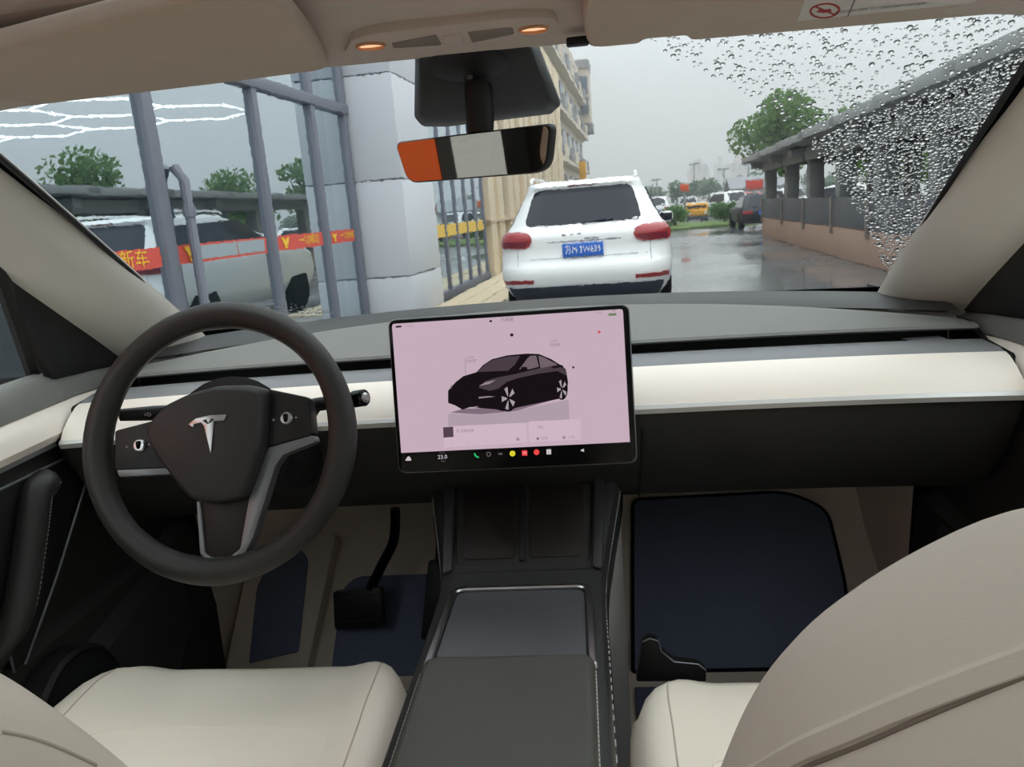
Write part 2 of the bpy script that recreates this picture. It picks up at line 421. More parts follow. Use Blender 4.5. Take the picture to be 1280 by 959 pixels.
# ================================================================== DASHBOARD
dash = thing('dashboard', 'full-width dashboard with grey pad, pale waist strip and black lower panel', 'dashboard', (0, 1.3, 1.0))
XS = [-.705 + 1.41 * i / 40 for i in range(41)]
def yr(x): return 1.455 - .44 * x * x
def zr(x): return 1.172 - .05 * x * x
def yf(x): return 1.68 - .44 * x * x
def dz(x): return -.008 * (abs(x) / .7) ** 3
def dloft(fn, xs=None):
    return loft([[(x, y, z + dz(x)) for y, z in fn(x)] for x in (xs or XS)])
mk('cowl_panel', dloft(lambda x: [(yf(x) + .09, 1.12), (yf(x), 1.166), (yf(x) - .02, 1.169), (yr(x) + .05, 1.168), (yr(x) + .02, 1.160)]), 'black_leather', dash)
mk('top_pad', dloft(lambda x: [(yr(x) + .035, 1.155), (yr(x) + .03, zr(x) - .004), (yr(x) + .012, zr(x) + .002), (yr(x) - .015, zr(x)),
                              (lerp(yr(x), 1.2, .35), lerp(zr(x), 1.146, .25)), (lerp(yr(x), 1.2, .7), lerp(zr(x), 1.146, .6)), (1.215, 1.149), (1.20, 1.147), (1.196, 1.143), (1.203, 1.139), (1.30, 1.137)]), 'pad_grey', dash)
mk('air_slot', dloft(lambda x: [(1.30, 1.140), (1.295, 1.108), (1.21, 1.112)]), 'black_plastic', dash)
mk('ledge', dloft(lambda x: [(1.215, 1.112), (1.205, 1.124), (1.19, 1.127), (1.135, 1.124), (1.122, 1.119), (1.125, 1.112)]), 'ledge_grey', dash)
mk('waist_strip', dloft(lambda x: [(1.13, 1.115), (1.122, 1.1205), (1.11, 1.117), (1.09, 1.105), (1.072, 1.090), (1.062, 1.0765), (1.075, 1.072)]), 'white_trim', dash)
mk('trim_line', dloft(lambda x: [(1.08, 1.077), (1.060, 1.077), (1.056, 1.072), (1.060, 1.064), (1.09, 1.062)]), 'trim_silver', dash)
mk('lower_panel', dloft(lambda x: [(1.085, 1.063), (1.070, 1.061), (1.074, 1.04), (1.10, .985), (1.16, .915), (1.20, .888), (1.235, .885), (1.5, .93), (1.75, .98)]), 'black_soft', dash)
for s in (-1, 1):
    mk('end_cap', loft([[(s * .706, y, z - .008) for y, z in ((1.62, 1.0), (1.45, 1.155), (1.24, 1.145), (1.19, 1.125), (1.12, 1.117), (1.065, 1.075), (1.075, 1.04), (1.16, .915), (1.235, .885), (1.5, .93))],
                       [(s * .716, y, z - .008) for y, z in ((1.62, 1.0), (1.45, 1.155), (1.24, 1.145), (1.19, 1.125), (1.12, 1.117), (1.065, 1.075), (1.075, 1.04), (1.16, .915), (1.235, .885), (1.5, .93))]], cu=True, cap0=True, cap1=True), 'black_plastic', dash)
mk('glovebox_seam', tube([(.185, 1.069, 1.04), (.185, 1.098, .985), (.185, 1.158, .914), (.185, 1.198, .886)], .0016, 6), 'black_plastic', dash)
mk('slot_vane', bx(.60, .655, 1.19, 1.215, 1.118, 1.122), 'ledge_grey', dash)
# steering column cover under the wheel
mk('column_cover', loft([[Vector((-.376 + .075 * math.cos(a), y, z + .06 * math.sin(a))) for a in [2 * math.pi * k / 16 for k in range(16)]] for y, z in ((.968, 1.068), (1.02, 1.045), (1.20, .98))], cu=True, cap0=True, cap1=True), 'black_plastic', dash)

# ================================================================== TOUCH SCREEN
FS = Frame(at(641.5, 487.5, Y=1.03), (1, 0, 0), (0, .16, 1))
scr = thing('touch_screen', 'large landscape touch screen showing a dark car on a pale pink page', 'screen', (0, 1.04, 1.0))
# outline from the photo, squared to a rectangle on the tilted plane
cs = [FS.px(*p) for p in ((485, 400), (787, 379), (797, 579), (497, 593))]
x0 = (cs[0][0] + cs[3][0]) / 2; x1 = (cs[1][0] + cs[2][0]) / 2; y1 = (cs[0][1] + cs[1][1]) / 2; y0 = (cs[2][1] + cs[3][1]) / 2
def rect(a0, a1, b0, b1, r, seg=5): return rpoly([(a0, b0), (a1, b0), (a1, b1), (a0, b1)], r, seg)
mk('case', prism(FS, rect(x0, x1, y0, y1, .013), -.012, -.0015, .002), 'satin_grey', scr)
mk('glass_face', prism(FS, rect(x0 + .0016, x1 - .0016, y0 + .0016, y1 - .0016, .012), -.004, .0, .0006), 'black_gloss', scr)
mk('mount_arm', bx(-.05, .05, 1.032, 1.062, 1.052, 1.100, .004), 'black_plastic', scr)
emis('page_pink', (196, 172, 186), 1.0); emis('page_floor', (174, 156, 168), 1.0); emis('page_card', (206, 181, 196), 1.0)
emis('ink_dark', (38, 28, 36), 1.0); emis('ink_mid', (128, 108, 122), 1.0); emis('ink_faint', (160, 140, 152), 1.0)
emis('car_black', (24, 18, 22), 1.0); emis('car_grey', (74, 62, 70), 1.0); emis('car_glass', (112, 96, 106), 1.0); emis('car_line', (150, 134, 144), 1.0)
emis('car_wheel', (168, 156, 164), 1.0); emis('icon_green', (40, 190, 110)); emis('icon_yellow', (220, 210, 50)); emis('icon_red', (235, 70, 70)); emis('icon_pale', (205, 195, 200)); emis('arrow_red', (205, 55, 70)); emis('bat_green', (110, 130, 100)); emis('icon_dim', (100, 92, 98)); emis('art_brown', (84, 66, 74))
def scp(p, dx=0, dy=0): return FS.px(*p)
pg = [FS.px(*p) for p in ((493, 405), (779, 386), (787, 552.5), (498.5, 566.5))]
pa0 = (pg[0][0] + pg[3][0]) / 2; pa1 = (pg[1][0] + pg[2][0]) / 2; pb1 = (pg[0][1] + pg[1][1]) / 2; pb0 = (pg[2][1] + pg[3][1]) / 2
disp = mk('display', prism(FS, rpoly([(pa0, pb0), (pa1, pb0), (pa1, pb1), (pa0, pb1)], [.0005, .0005, .004, .004]), -.001, .0004), 'page_pink', scr, smooth=0, label='lit pale pink page of the screen')
def Z5(x, y): return FS.px(470 + x * 350 / 1280, 360 + y * 250 / 914)   # zoomed-crop pixel of the screen
_h = [0.0005]
def flat(name, pts, m, r=0, dh=.00006, zoom=True, par=None):
    _h[0] += dh
    q = [Z5(*p) for p in pts] if zoom else pts
    if r: q = rpoly(q, r, 3)
    return mk(name, prism(FS, q, .0003, _h[0]), m, par or disp, smooth=0)
flat('floor_reflection', [(330, 575), (440, 575), (640, 560), (880, 510), (885, 600), (690, 615), (330, 632)], 'page_floor')
flat('music_card', [(308, 636), (686, 616), (692, 706), (312, 730)], 'page_card', .002)
flat('route_card', [(697, 610), (935, 600), (938, 692), (700, 706)], 'page_card', .002)
flat('album_art', [(307, 637), (353, 634), (355, 681), (309, 684)], 'art_brown')
flat('car_shadow', [(340, 570), (400, 552), (640, 545), (850, 500), (640, 562), (480, 577)], 'ink_mid')
flat('car_body', [(330, 470), (345, 452), (365, 430), (400, 403), (460, 385), (490, 352), (530, 326), (600, 308), (690, 300), (745, 302), (800, 325), (850, 356), (868, 372), (878, 430), (874, 470), (858, 505), (830, 508), (640, 548), (610, 562), (575, 562), (550, 555), (430, 545), (395, 556), (365, 538), (330, 525)], 'car_black')
flat('car_flank', [(470, 455), (500, 425), (560, 408), (630, 395), (660, 388), (735, 370), (820, 348), (866, 372), (870, 400), (830, 380), (740, 392), (650, 412), (600, 428), (560, 460), (520, 470)], 'car_grey')
flat('car_windscreen', [(466, 384), (495, 353), (530, 331), (600, 314), (660, 310), (635, 350), (605, 378)], 'car_grey')
flat('car_window', [(655, 372), (690, 325), (705, 310), (733, 309), (745, 360), (700, 372)], 'car_glass')
flat('car_window', [(742, 309), (770, 318), (830, 350), (752, 367)], 'car_glass')
flat('car_mirror', [(655, 382), (668, 360), (690, 362), (694, 376)], 'car_black')
flat('car_headlamp', [(470, 448), (500, 432), (548, 420), (520, 438)], 'car_line')
flat('car_headlamp', [(336, 458), (346, 442), (352, 445), (340, 462)], 'car_line')
flat('car_lip', [(470, 498), (520, 494), (545, 497), (470, 505)], 'car_line')
flat('car_lip', [(428, 545), (470, 540), (460, 547)], 'car_line')
flat('car_tail', [(800, 360), (850, 352), (858, 360), (810, 368)], 'car_black')
def disc(name, cx, cy, rx, ry, m, n=20, par=None):
    return flat(name, [(cx + rx * math.cos(2 * math.pi * k / n), cy + ry * math.sin(2 * math.pi * k / n)) for k in range(n)], m, par=par)
for cx, cy, rx, ry in ((606, 504, 34, 58), (850, 462, 24, 47)):
    disc('car_tyre', cx, cy, rx * 1.12, ry * 1.06, 'car_black')
    for k in range(5):
        a = 2 * math.pi * k / 5 + .3; a2 = a + .5
        flat('car_spoke', [(cx + rx * .15 * math.cos(a), cy + ry * .15 * math.sin(a)), (cx + rx * .92 * math.cos(a), cy + ry * .92 * math.sin(a)), (cx + rx * .92 * math.cos(a2), cy + ry * .92 * math.sin(a2)), (cx + rx * .3 * math.cos(a2), cy + ry * .3 * math.sin(a2))], 'car_wheel')
flat('callout_line', [(408, 318), (410, 318), (411, 398), (409, 398)], 'ink_faint')
flat('pointer_arrow', [(1012, 193), (1030, 202), (1014, 211), (1017, 202)], 'arrow_red')
flat('battery_icon', [(1062, 117), (1098, 115), (1099, 126), (1063, 128)], 'bat_green')
flat('gear_bar', [(92, 174), (116, 172), (117, 180), (92, 182)], 'ink_dark')
disc('lock_dot', 525, 152, 6, 5, 'ink_dark'); disc('lock_dot', 621, 215, 8, 7, 'ink_dark'); disc('lock_dot', 902, 363, 5, 5, 'ink_dark')
disc('marker_pin', 740, 688, 6, 6, 'ink_mid'); disc('marker_pin', 860, 683, 8, 7, 'ink_faint'); disc('search_ring', 649, 691, 8, 7, 'ink_faint')
_h[0] += .0002
def stext(s, x, y, px, m, align='CENTER', par=None):
    a, b = Z5(x, y); k = (y1 - y0) / 730.0
    return text('lettering', s, FS, a, b, px * k, m, par or disp, h=_h[0], align=align)
stext('Offline', 158, 174, 12, 'ink_faint'); stext('已连接', 600, 145, 20, 'ink_mid'); stext('10:47', 1018, 114, 14, 'ink_faint'); stext('100°', 1088, 103, 12, 'ink_mid')
stext('前备箱', 414, 318, 12, 'ink_faint', 'LEFT'); stext('已打开', 414, 336, 16, 'ink_mid', 'LEFT'); stext('后备箱', 795, 243, 12, 'ink_faint', 'LEFT'); stext('已关闭', 795, 262, 16, 'ink_mid', 'LEFT')
stext('无 可用内容', 368, 655, 16, 'ink_mid', 'LEFT'); stext('导航', 738, 637, 15, 'ink_faint', 'LEFT'); stext('回家', 757, 687, 15, 'ink_faint', 'LEFT'); stext('公司', 879, 682, 15, 'ink_faint', 'LEFT')
for x, y, c in ((348, 708, '«'), (421, 704, '»'), (500, 700, '+'), (571, 696, '···')): stext(c, x, y, 16, 'ink_faint')
# launcher bar icons on the black glass
ic = scr
def bflat(name, pts, m):
    q = [Z5(*p) for p in pts]; return mk(name, prism(FS, q, -.0005, .0004), m, ic, smooth=0)
bflat('car_icon', [(136, 790), (136, 782), (141, 779), (144, 771), (154, 770), (157, 778), (161, 781), (161, 789)], 'icon_pale')
def bdisc(name, cx, cy, r, m, par_h=.0004): 
    q = [Z5(cx + r * math.cos(2 * math.pi * k / 18), cy + r * math.sin(2 * math.pi * k / 18)) for k in range(18)]
    return mk(name, prism(FS, q, -.0005, par_h), m, ic, smooth=0)
bflat('phone_icon', [(447, 757), (453, 754), (456, 762), (462, 769), (470, 771), (470, 777), (462, 776), (452, 769)], 'icon_green')
bdisc('camera_icon', 515, 760, 11, 'icon_dim'); bdisc('camera_icon', 515, 760, 7, 'black_gloss', .0006)
bflat('dots_icon', [(559, 755), (578, 755), (578, 762), (559, 762)], 'icon_dim')
bdisc('yellow_icon', 624, 757, 13, 'icon_yellow'); bdisc('red_icon', 734, 751, 13, 'icon_red')
bflat('red_icon', [(667, 743), (691, 742), (692, 766), (668, 767)], 'icon_red'); bflat('media_icon', [(779, 738), (800, 737), (801, 760), (780, 761)], 'icon_pale')
bflat('sound_icon', [(936, 740), (943, 739), (950, 733), (951, 750), (944, 746), (937, 746)], 'icon_pale')
def btext(s, x, y, px, m):
    a, b = Z5(x, y); return text('lettering', s, FS, a, b, px * (y1 - y0) / 730.0, m, scr, h=.0008)
btext('23.0', 304, 773, 27, 'icon_pale'); btext('AUTO', 303, 753, 9, 'icon_dim'); btext('手动', 306, 793, 11, 'icon_dim'); btext('i', 790, 750, 18, 'black_gloss')
btext('L', 624, 757, 15, 'black_gloss'); btext('HD', 680, 754, 13, 'icon_pale')

# ================================================================== STEERING WHEEL
def rotframe(fr, deg):
    c, s_ = math.cos(rad(deg)), math.sin(rad(deg))
    return Frame(fr.o, fr.u * c + fr.v * s_, fr.v * c - fr.u * s_)
wc = at(273, 550, Y=.92)
FW = Frame(wc, (1, 0, 0), (0, math.sin(rad(22)), math.cos(rad(22))))
def Zw(x, y, h=0.0): return FW.px(x * 480 / 1096, 320 + y * 420 / 959, h)
sw = thing('steering_wheel', 'black leather three-spoke steering wheel with metal emblem on the hub', 'steering wheel', tuple(wc))
RM, Rm = .1685, .0175
rows = []
for i in range(72):
    a = 2 * math.pi * i / 72
    rr = Rm * (1 + .06 * math.cos(4 * a + .4))
    rows.append([FW.P((RM + rr * math.cos(b)) * math.cos(a), (RM + rr * math.cos(b)) * math.sin(a), rr * 1.02 * math.sin(b)) for b in [2 * math.pi * k / 14 for k in range(14)]])
mk('rim', loft(rows, cu=True, cv=True), 'rim_leather', sw, smooth=180)
def wpoly(pts, r=.0, h=0.0): 
    q = [Zw(*p, h) for p in pts]; return rpoly(q, r, 4) if r else q
def dome(fr, pts, h0, h1, ins=.12, steps=4):      # padded cover: outline shrinking towards a raised middle
    cx = sum(p[0] for p in pts) / len(pts); cy = sum(p[1] for p in pts) / len(pts); rows = []
    rows.append([fr.P(a, b, h0 - .03) for a, b in pts])
    for k in range(steps + 1):
        t = k / steps; sc_ = 1 - ins * (1 - math.cos(t * math.pi / 2)); hh = h0 + (h1 - h0) * math.sin(t * math.pi / 2)
        rows.append([fr.P(cx + (a - cx) * sc_, cy + (b - cy) * sc_, hh) for a, b in pts])
    return loft(rows, cu=True, cap0=True, cap1=True)
hub_o = wpoly([(437, 492), (490, 430), (560, 396), (640, 374), (730, 372), (778, 384), (770, 545), (738, 640), (716, 690), (645, 706), (575, 702), (520, 645), (472, 580), (440, 525)], .008)
mk('hub_cover', dome(FW, hub_o, .006, .026), 'black_leather', sw, smooth=50)
mk('hub_backing', lathe(FW, [(.05, -.052), (.082, -.044), (.09, -.03), (.06, -.02)], 28), 'black_plastic', sw)
mk('spoke', prism(FW, wpoly([(335, 500), (450, 470), (480, 560), (500, 605), (335, 612)], .004), -.02, .006, .003), 'black_plastic', sw)
mk('spoke', prism(FW, wpoly([(765, 380), (885, 405), (895, 512), (760, 548)], .004), -.02, .006, .003), 'black_plastic', sw)
mk('spoke_edge', prism(FW, wpoly([(335, 606), (490, 602), (492, 624), (345, 632)], .003), -.015, .004, .002), 'satin_grey', sw)
mk('spoke_trim', prism(FW, wpoly([(770, 548), (898, 512), (905, 532), (812, 568), (790, 600), (728, 800), (702, 852), (668, 872), (600, 874), (576, 850), (566, 700), (577, 702), (590, 846), (608, 860), (662, 858), (690, 836), (716, 690), (738, 636)], .003), -.014, .005, .0015), 'satin_grey', sw)
mk('lower_insert', prism(FW, wpoly([(575, 700), (645, 706), (717, 688), (690, 836), (662, 860), (606, 862), (588, 846)], .004), -.012, .002, .0015), 'brown_gloss', sw)
for p, lb in (((399, 541), 0), ((818, 464), 1)):
    a, b = Zw(*p, .008); fb = Frame(FW.P(a, b, .006), FW.u, FW.v)
    sb = mk('scroll_button', lathe(fb, [(.0085, -.004), (.0085, .003), (.007, .005), (.001, .0055)], 20), 'silver', sw)
    f2 = Frame(fb.o + fb.n * .004, FW.v, -FW.u)
    mk('roller', box(fb.P(0, 0, .004), (.0065, .006, .012), .002, 2), 'black_gloss', sb)
    for dx in (-36, 28):
        ax, ay = Zw(p[0] + dx, p[1] + (4 if dx < 0 else -3), .006)
        mk('button_mark', prism(Frame(FW.P(ax, ay, .006), FW.u, FW.v), [(-.0016, -.0016), (.0016, 0), (-.0016, .0016)], 0, .0005), 'icon_dim', sb, smooth=0)
em = [(539, 481), (560, 464), (600, 455), (648, 453), (641, 470), (612, 472), (603, 565), (583, 485), (575, 476), (556, 480), (553, 490)]
emb = mk('emblem', prism(FW, wpoly(em, 0, .027), .024, .0285, .0005), 'silver', sw, label='bright metal T-shaped emblem')
mk('emblem_notch', prism(FW, wpoly([(578, 470), (588, 466), (594, 478), (604, 464), (612, 466), (600, 476), (592, 480)], 0, .0285), .0287, .0292), 'black_leather', emb, smooth=0)
# thin seam in the airbag cover
sm = [FW.P(a, b, .0282) for a, b in wpoly([(462, 470), (560, 412), (660, 396), (768, 402)], 0, .028)]

# stalks behind the wheel
st = thing('gear_stalk', 'black gear stalk poking out beside the wheel towards the screen', 'stalk', tuple(at(440, 500, Y=.98)))
p0 = at(395, 506, Y=1.0); p1 = at(457, 497, Y=.955)
mk('stem', tube([(-.312, 1.015, 1.072), p0, p0.lerp(p1, .75)], [.011, .010, .0095], 12), 'black_plastic', st)
mk('tip', tube([p0.lerp(p1, .72), p0.lerp(p1, .8), p0.lerp(p1, .97), p1], [.009, .0115, .0115, .007], 14), 'black_gloss', st)
mk('tip_cap', tube([p1, p1 + (p1 - p0) * .03], [.007, .004], 12), 'silver', st)
s2 = thing('wiper_stalk', 'slim dark turn-signal stalk behind the wheel near the driver door', 'stalk', tuple(at(170, 518, Y=.98)))
q0 = at(235, 514, Y=1.0); q1 = at(150, 519, Y=.965)
mk('stem', tube([(-.436, 1.015, 1.072), q0, q0.lerp(q1, .5), q1], [.011, .011, .0105, .0085], 12), 'black_plastic', s2)
mk('stalk_marks', text('lettering', '-o-  =D', Frame(q0.lerp(q1, .6) + Vector((0, -.0112, .001)), (1, 0, 0), (0, 0, 1)), 0, 0, .008, 'icon_dim', s2, h=.0008).data and tube([q1, q1 + (q1 - q0) * .02], [.0085, .005], 10), 'black_gloss', s2)

# ================================================================== CENTRE CONSOLE
con = thing('centre_console', 'dark centre console with metal-edged sliding cover and phone pad', 'console', (0, .8, .40))
cy = [(.16, .118, .842), (.70, .118, .842), (.95, .118, .844), (.995, .120, .848), (1.03, .124, .858), (1.10, .140, .900), (1.152, .1525, .936)]
def csec(w, z): return [(-w, z - .06), (-w, z - .016), (-w + .005, z - .004), (-w + .016, z), (-.06, z), (0, z), (.06, z), (w - .016, z), (w - .005, z - .004), (w, z - .016), (w, z - .06)]
mk('top_shell', loft([[(x, y, z) for x, z in csec(w, z0)] for y, w, z0 in cy]), 'black_leather', con, sub=1)
for s in (-1, 1):
    mk('side_carpet', loft([[(s * (w - .004), y, .40), (s * (w - .003), y, .6), (s * (w - .004), y, z0 - .055)] for y, w, z0 in cy + [(1.222, .1575, .940)]]), 'carpet_grey', con)
    pth = [Vector((s * (w - .001), y, z0 - .022)) for y, w, z0 in cy]
    pth = cat(pth, 40)
    for i in range(30, len(pth) - 1, 2):
        mk('stitch', tube([pth[i] + Vector((s * .001, 0, 0)), pth[i].lerp(pth[i + 1], .9) + Vector((s * .001, 0, 0))], .0009, 4), 'stitch_white', con)
    mk('trim_seam', tube([Vector((s * (w + .0004), y, z0 - .055)) for y, w, z0 in cy + [(1.222, .1575, .940)]], .002, 6), 'black_plastic', con)
# sliding cover with U-shaped metal edge
FC = Frame((0, .86, .8475), (1, 0, 0), (0, 1, .02))
lid = mk('sliding_cover', prism(FC, rpoly([(-.090, -.077), (.092, -.077), (.090, .094), (-.086, .094)], [.002, .002, .016, .016]), -.006, .001, .001), 'lid_slate', con)
path = rpoly([(-.096, -.077), (-.092, .100), (.096, .100), (.098, -.077)], [.001, .02, .02, .001], 6)
rows = []
PP = [Vector((a, b)) for a, b in path]
for i, p in enumerate(PP):
    t = (PP[min(i + 1, len(PP) - 1)] - PP[max(i - 1, 0)]).normalized(); n_ = Vector((-t.y, t.x))
    rows.append([FC.P(*(p + n_ * d), h) for d, h in ((-.0055, -.004), (-.0052, .0035), (-.003, .0052), (.003, .0052), (.0052, .0035), (.0055, -.004))])
mk('metal_edge', loft(rows), 'silver', con)
# rubberised phone pad in two bays
FP = Frame((0.0, 1.085, .893), (1, 0, 0), (0, .13, .082))
pad = mk('phone_pad', prism(FP, rpoly([(-.098, -.075), (.098, -.075), (.108, .070), (-.108, .070)], .012), -.004, .004, .002), 'black_soft', con)
mk('pad_divider', prism(FP, rpoly([(-.004, -.07), (.004, -.07), (.004, .069), (-.004, .069)], .002), .002, .009, .002), 'black_plastic', pad)
for s in (-1, 1):
    mk('pad_bay', prism(FP, rpoly([(s * .010, -.064), (s * .088, -.064), (s * .096, .066), (s * .010, .066)][::s], .01), .003, .0055, .001), 'brown_gloss', pad)
mk('pad_rail', prism(FP, rpoly([(-.116, -.09), (-.102, -.085), (-.112, .072), (-.128, .072)], .004), -.004, .012, .004), 'black_leather', con)
mk('pad_rail', prism(FP, rpoly([(.116, -.09), (.102, -.085), (.112, .072), (.128, .072)][::-1], .004), -.004, .012, .004), 'black_leather', con)
mk('pad_slot', box((0.005, 1.01, .852), (.19, .006, .002), .0008), 'black_plastic', con)
# padded armrest box
ar = thing('armrest', 'padded dark grey armrest lid between the two seats', 'armrest', (.002, .5, .8425))
al = rpoly([(-.098, .20), (.101, .20), (.101, .785), (-.098, .785)], [.02, .02, .018, .018], 5)
FA = Frame((0, 0, .843), (1, 0, 0), (0, 1, 0))
mk('cushion', bev(prism(FA, al, .0, .020), .010, 4, 40), 'armrest_leather', ar)
for s, X in ((-1, -.0985), (1, .1015)):
    for i in range(70):
        y = .30 + i * .0066
        mk('stitch', tube([(X, y, .853), (X, y + .0042, .853)], .0009, 4), 'stitch_white', ar)

# ================================================================== SEATS
def seat(xc, yf_, hy, hz, recl, name, label, s):
    root = thing(name, label, 'seat', (xc, yf_ - .25, .40))
    zc = .752
    def sm(a, b, t): t = max(0, min(1, (t - a) / (b - a))); return t * t * (3 - 2 * t)
    def top(u): return .014 * sm(.55, .82, abs(u)) - .012 * sm(.86, 1.0, abs(u)) - .004 * (1 - abs(u))
    rows = []
    ys = [(-.66, -.01, 1), (-.48, -.012, 1), (-.38, -.012, 1), (-.28, -.006, 1), (-.20, .0, .995), (-.14, .004, .985), (-.09, .004, .97), (-.05, -.002, .945), (-.02, -.018, .91), (-.004, -.045, .885), (0, -.08, .87), (-.008, -.13, .87), (-.03, -.17, .87)]
    N = 36
    for dy, dz_, k in ys:
        r = []
        fl_ = max(0, min(1, (dz_ + .012) / .012)) if dz_ > -.012 else 0
        w = .252 * k
        r += [(xc - w * .985, yf_ + dy - .05, zc - .24), (xc - w * 1.0, yf_ + dy - .025, zc - .14), (xc - w * 1.01, yf_ + dy - .012, zc + dz_ - .045)]
        for i in range(N + 1):
            u = -1 + 2 * i / N
            e = 1 - (1 - abs(u)) / .08 if abs(u) > .92 else 0
            fy = -.055 * (abs(u) ** 6) * sm(-.2, 0, dy)
            r.append((xc + w * u, yf_ + dy + fy, zc + dz_ + top(u) * (1 - sm(.03, .1, -dz_)) - .022 * e * e))
        r += [(xc + w * 1.01, yf_ + dy - .012, zc + dz_ - .045), (xc + w * 1.0, yf_ + dy - .025, zc - .14), (xc + w * .985, yf_ + dy - .05, zc - .24)]
        rows.append(r)
    cu = mk('cushion', loft(rows, cap0=True), 'white_leather', root, smooth=180)
    # seams: bolster seams and the insert seam
    def sfc(u, dy):
        for (a, b) in zip(ys, ys[1:]):
            if a[0] <= dy <= b[0]:
                t = (dy - a[0]) / (b[0] - a[0]); dz_, k = lerp(a[1], b[1], t), lerp(a[2], b[2], t); w = .252 * k
                fy = -.055 * (abs(u) ** 6) * sm(-.2, 0, dy)
                return Vector((xc + w * u, yf_ + dy + fy, zc + dz_ + top(u) * (1 - sm(.03, .1, -dz_)) + .0002))
    for sg in (-1, 1):
        mk('seam', tube([sfc(sg * (.80 + .03 * max(0, dy + .15) / .15), dy) for dy in [-.5 + .485 * i / 30 for i in range(31)]], .0011, 5), 'seam_cream', cu)
    ins = cat([(-.66, -.45), (-.66, -.24), (-.56, -.185), (0, -.175), (.56, -.185), (.66, -.24), (.66, -.45)], 8)
    mk('seam', tube([sfc(p.x, p.y) + Vector((0, 0, -.0008)) for p in [Vector((q[0], q[1], 0)) for q in ins]], .002, 6), 'white_leather', cu)
    mk('seat_base', bx(xc - .21, xc + .21, yf_ - .50, yf_ - .07, .40, .60, .02), 'black_plastic', root)
    # backrest, reclined
    hb = Vector((xc, hy, hz)); bu = Vector((0, -math.sin(rad(recl)), math.cos(rad(recl)))); bn = Vector((0, math.cos(rad(recl)), math.sin(rad(recl))))
    Ls = [(-.06, .225, .9), (0, .24, 1), (.10, .25, 1), (.22, .255, 1), (.34, .252, 1), (.42, .243, .98), (.47, .232, .95), (.505, .215, .9), (.535, .188, .84), (.557, .16, .77), (.574, .128, .68), (.588, .085, .55), (.594, .03, .4)]
    Ls = [tuple(v) for v in cat(Ls, 3)]
    NB = 40
    def loop(L, w, dk):
        out = []
        for i in range(NB):
            a = 2 * math.pi * i / NB; c, s_ = math.cos(a), math.sin(a)
            x = w * math.copysign(abs(c) ** .55, c)
            f = (.07 if s_ > 0 else .06) * dk * math.copysign(abs(s_) ** .6, s_)
            bol = sm(.55, .85, abs(x) / max(w, .2)) * (.055 if s_ > -.2 else 0) * dk
            cen = -.02 * (1 - sm(.3, .6, abs(x) / max(w, .2))) if s_ > 0 else 0
            rb = max(0, -s_ + .15)
            x *= 1 - .26 * min(1, rb); L_ = L - .085 * min(1, rb) * sm(.30, .50, L)
            out.append(hb + Vector((x, 0, 0)) + bu * L_ + bn * (f + bol * max(0, min(1, (s_ + .2) / .5)) + cen))
        return out
    bk = mk('backrest', loft([loop(*q) for q in Ls], cu=True, cap0=True, cap1=True), 'white_leather', root, smooth=180, sub=1)
    # piped seam round the flank of the backrest
    for i0, nm in ((-5, 'piping'), (-6, 'piping')):
        for sd in (0, 1):
            idx = (i0 % NB) if sd == 0 else (NB // 2 - i0) % NB
            pts = [loop(*q)[idx] for q in Ls[3:-5]]
            nrm = [(p - (hb + bu * q[0])).normalized() for p, q in zip(pts, Ls[3:-5])]
            mk(nm, tube(cat([p + n_ * .0005 for p, n_ in zip(pts, nrm)], 4), .0013 if i0 == -6 else .005, 6), 'stitch_grey' if i0 == -6 else 'white_leather', bk)
    hr = hb + bu * .72 - bn * .02
    mk('headrest', box(hr, (.26, .10, .18), .045, 4, Matrix.Rotation(rad(recl), 3, 'X')), 'white_leather', root)
    for sg in (-1, 1):
        mk('headrest_post', tube([hb + bu * .57 + Vector((sg * .06, 0, 0)) - bn * .01, hb + bu * .66 + Vector((sg * .06, 0, 0)) - bn * .015], .007, 8), 'silver', root)
    return root
ds = seat(-.392, .985, .42, .70, 26, 'front_seat', 'pale cream leather driver seat behind the steering wheel', -1)
ps = seat(.385, .930, .30, .74, 20, 'front_seat', 'pale cream leather passenger seat with its backrest filling the corner', 1)
from mathutils.bvhtree import BVHTree
def lay_seam(root, pxs, r, m_, lift=.0):
    bk = [c for c in root.children if c.name.startswith('backrest')][0]
    dg = bpy.context.evaluated_depsgraph_get(); ev = bk.evaluated_get(dg); me = ev.to_mesh()
    bv = BVHTree.FromPolygons([v.co.copy() for v in me.vertices], [tuple(p.vertices) for p in me.polygons]); ev.to_mesh_clear()
    pts = []
    for x, y in pxs:
        h = bv.ray_cast(CAM, ray(x, y).normalized())
        if h[0] is not None: pts.append(h[0] + h[1] * lift)
    if len(pts) > 2: mk('seam', tube(cat(pts, 5), r, 6), m_, bk)
bpy.context.view_layer.update()
lay_seam(ps, [(930, 975), (1000, 938), (1060, 912), (1120, 886), (1200, 855), (1290, 822)], .0045, 'white_leather', -.0022)
lay_seam(ps, [(950, 985), (1010, 958), (1070, 934), (1130, 908), (1210, 874), (1290, 842)], .0007, 'stitch_grey')
lay_seam(ds, [(2, 915), (40, 923), (80, 938), (120, 957)], .001, 'seam_cream')
# black rail cover in front of the passenger seat
FB = Frame((.235, .985, .60), (1, 0, 0), (0, .1, 1))
br = [FB.px(*p) for p in ((795, 850), (803, 800), (812, 795), (822, 799), (826, 812), (842, 825), (872, 828), (882, 836), (882, 850))]
mk('rail_cover', prism(FB, br, -.012, .006, .002), 'black_plastic', ps)
mk('rail_edge', tube([FB.P(*FB.px(*p), .006) for p in ((803, 800), (812, 796), (822, 799), (826, 812), (842, 825), (872, 828), (882, 836))], .0012, 5), 'satin_grey', ps)

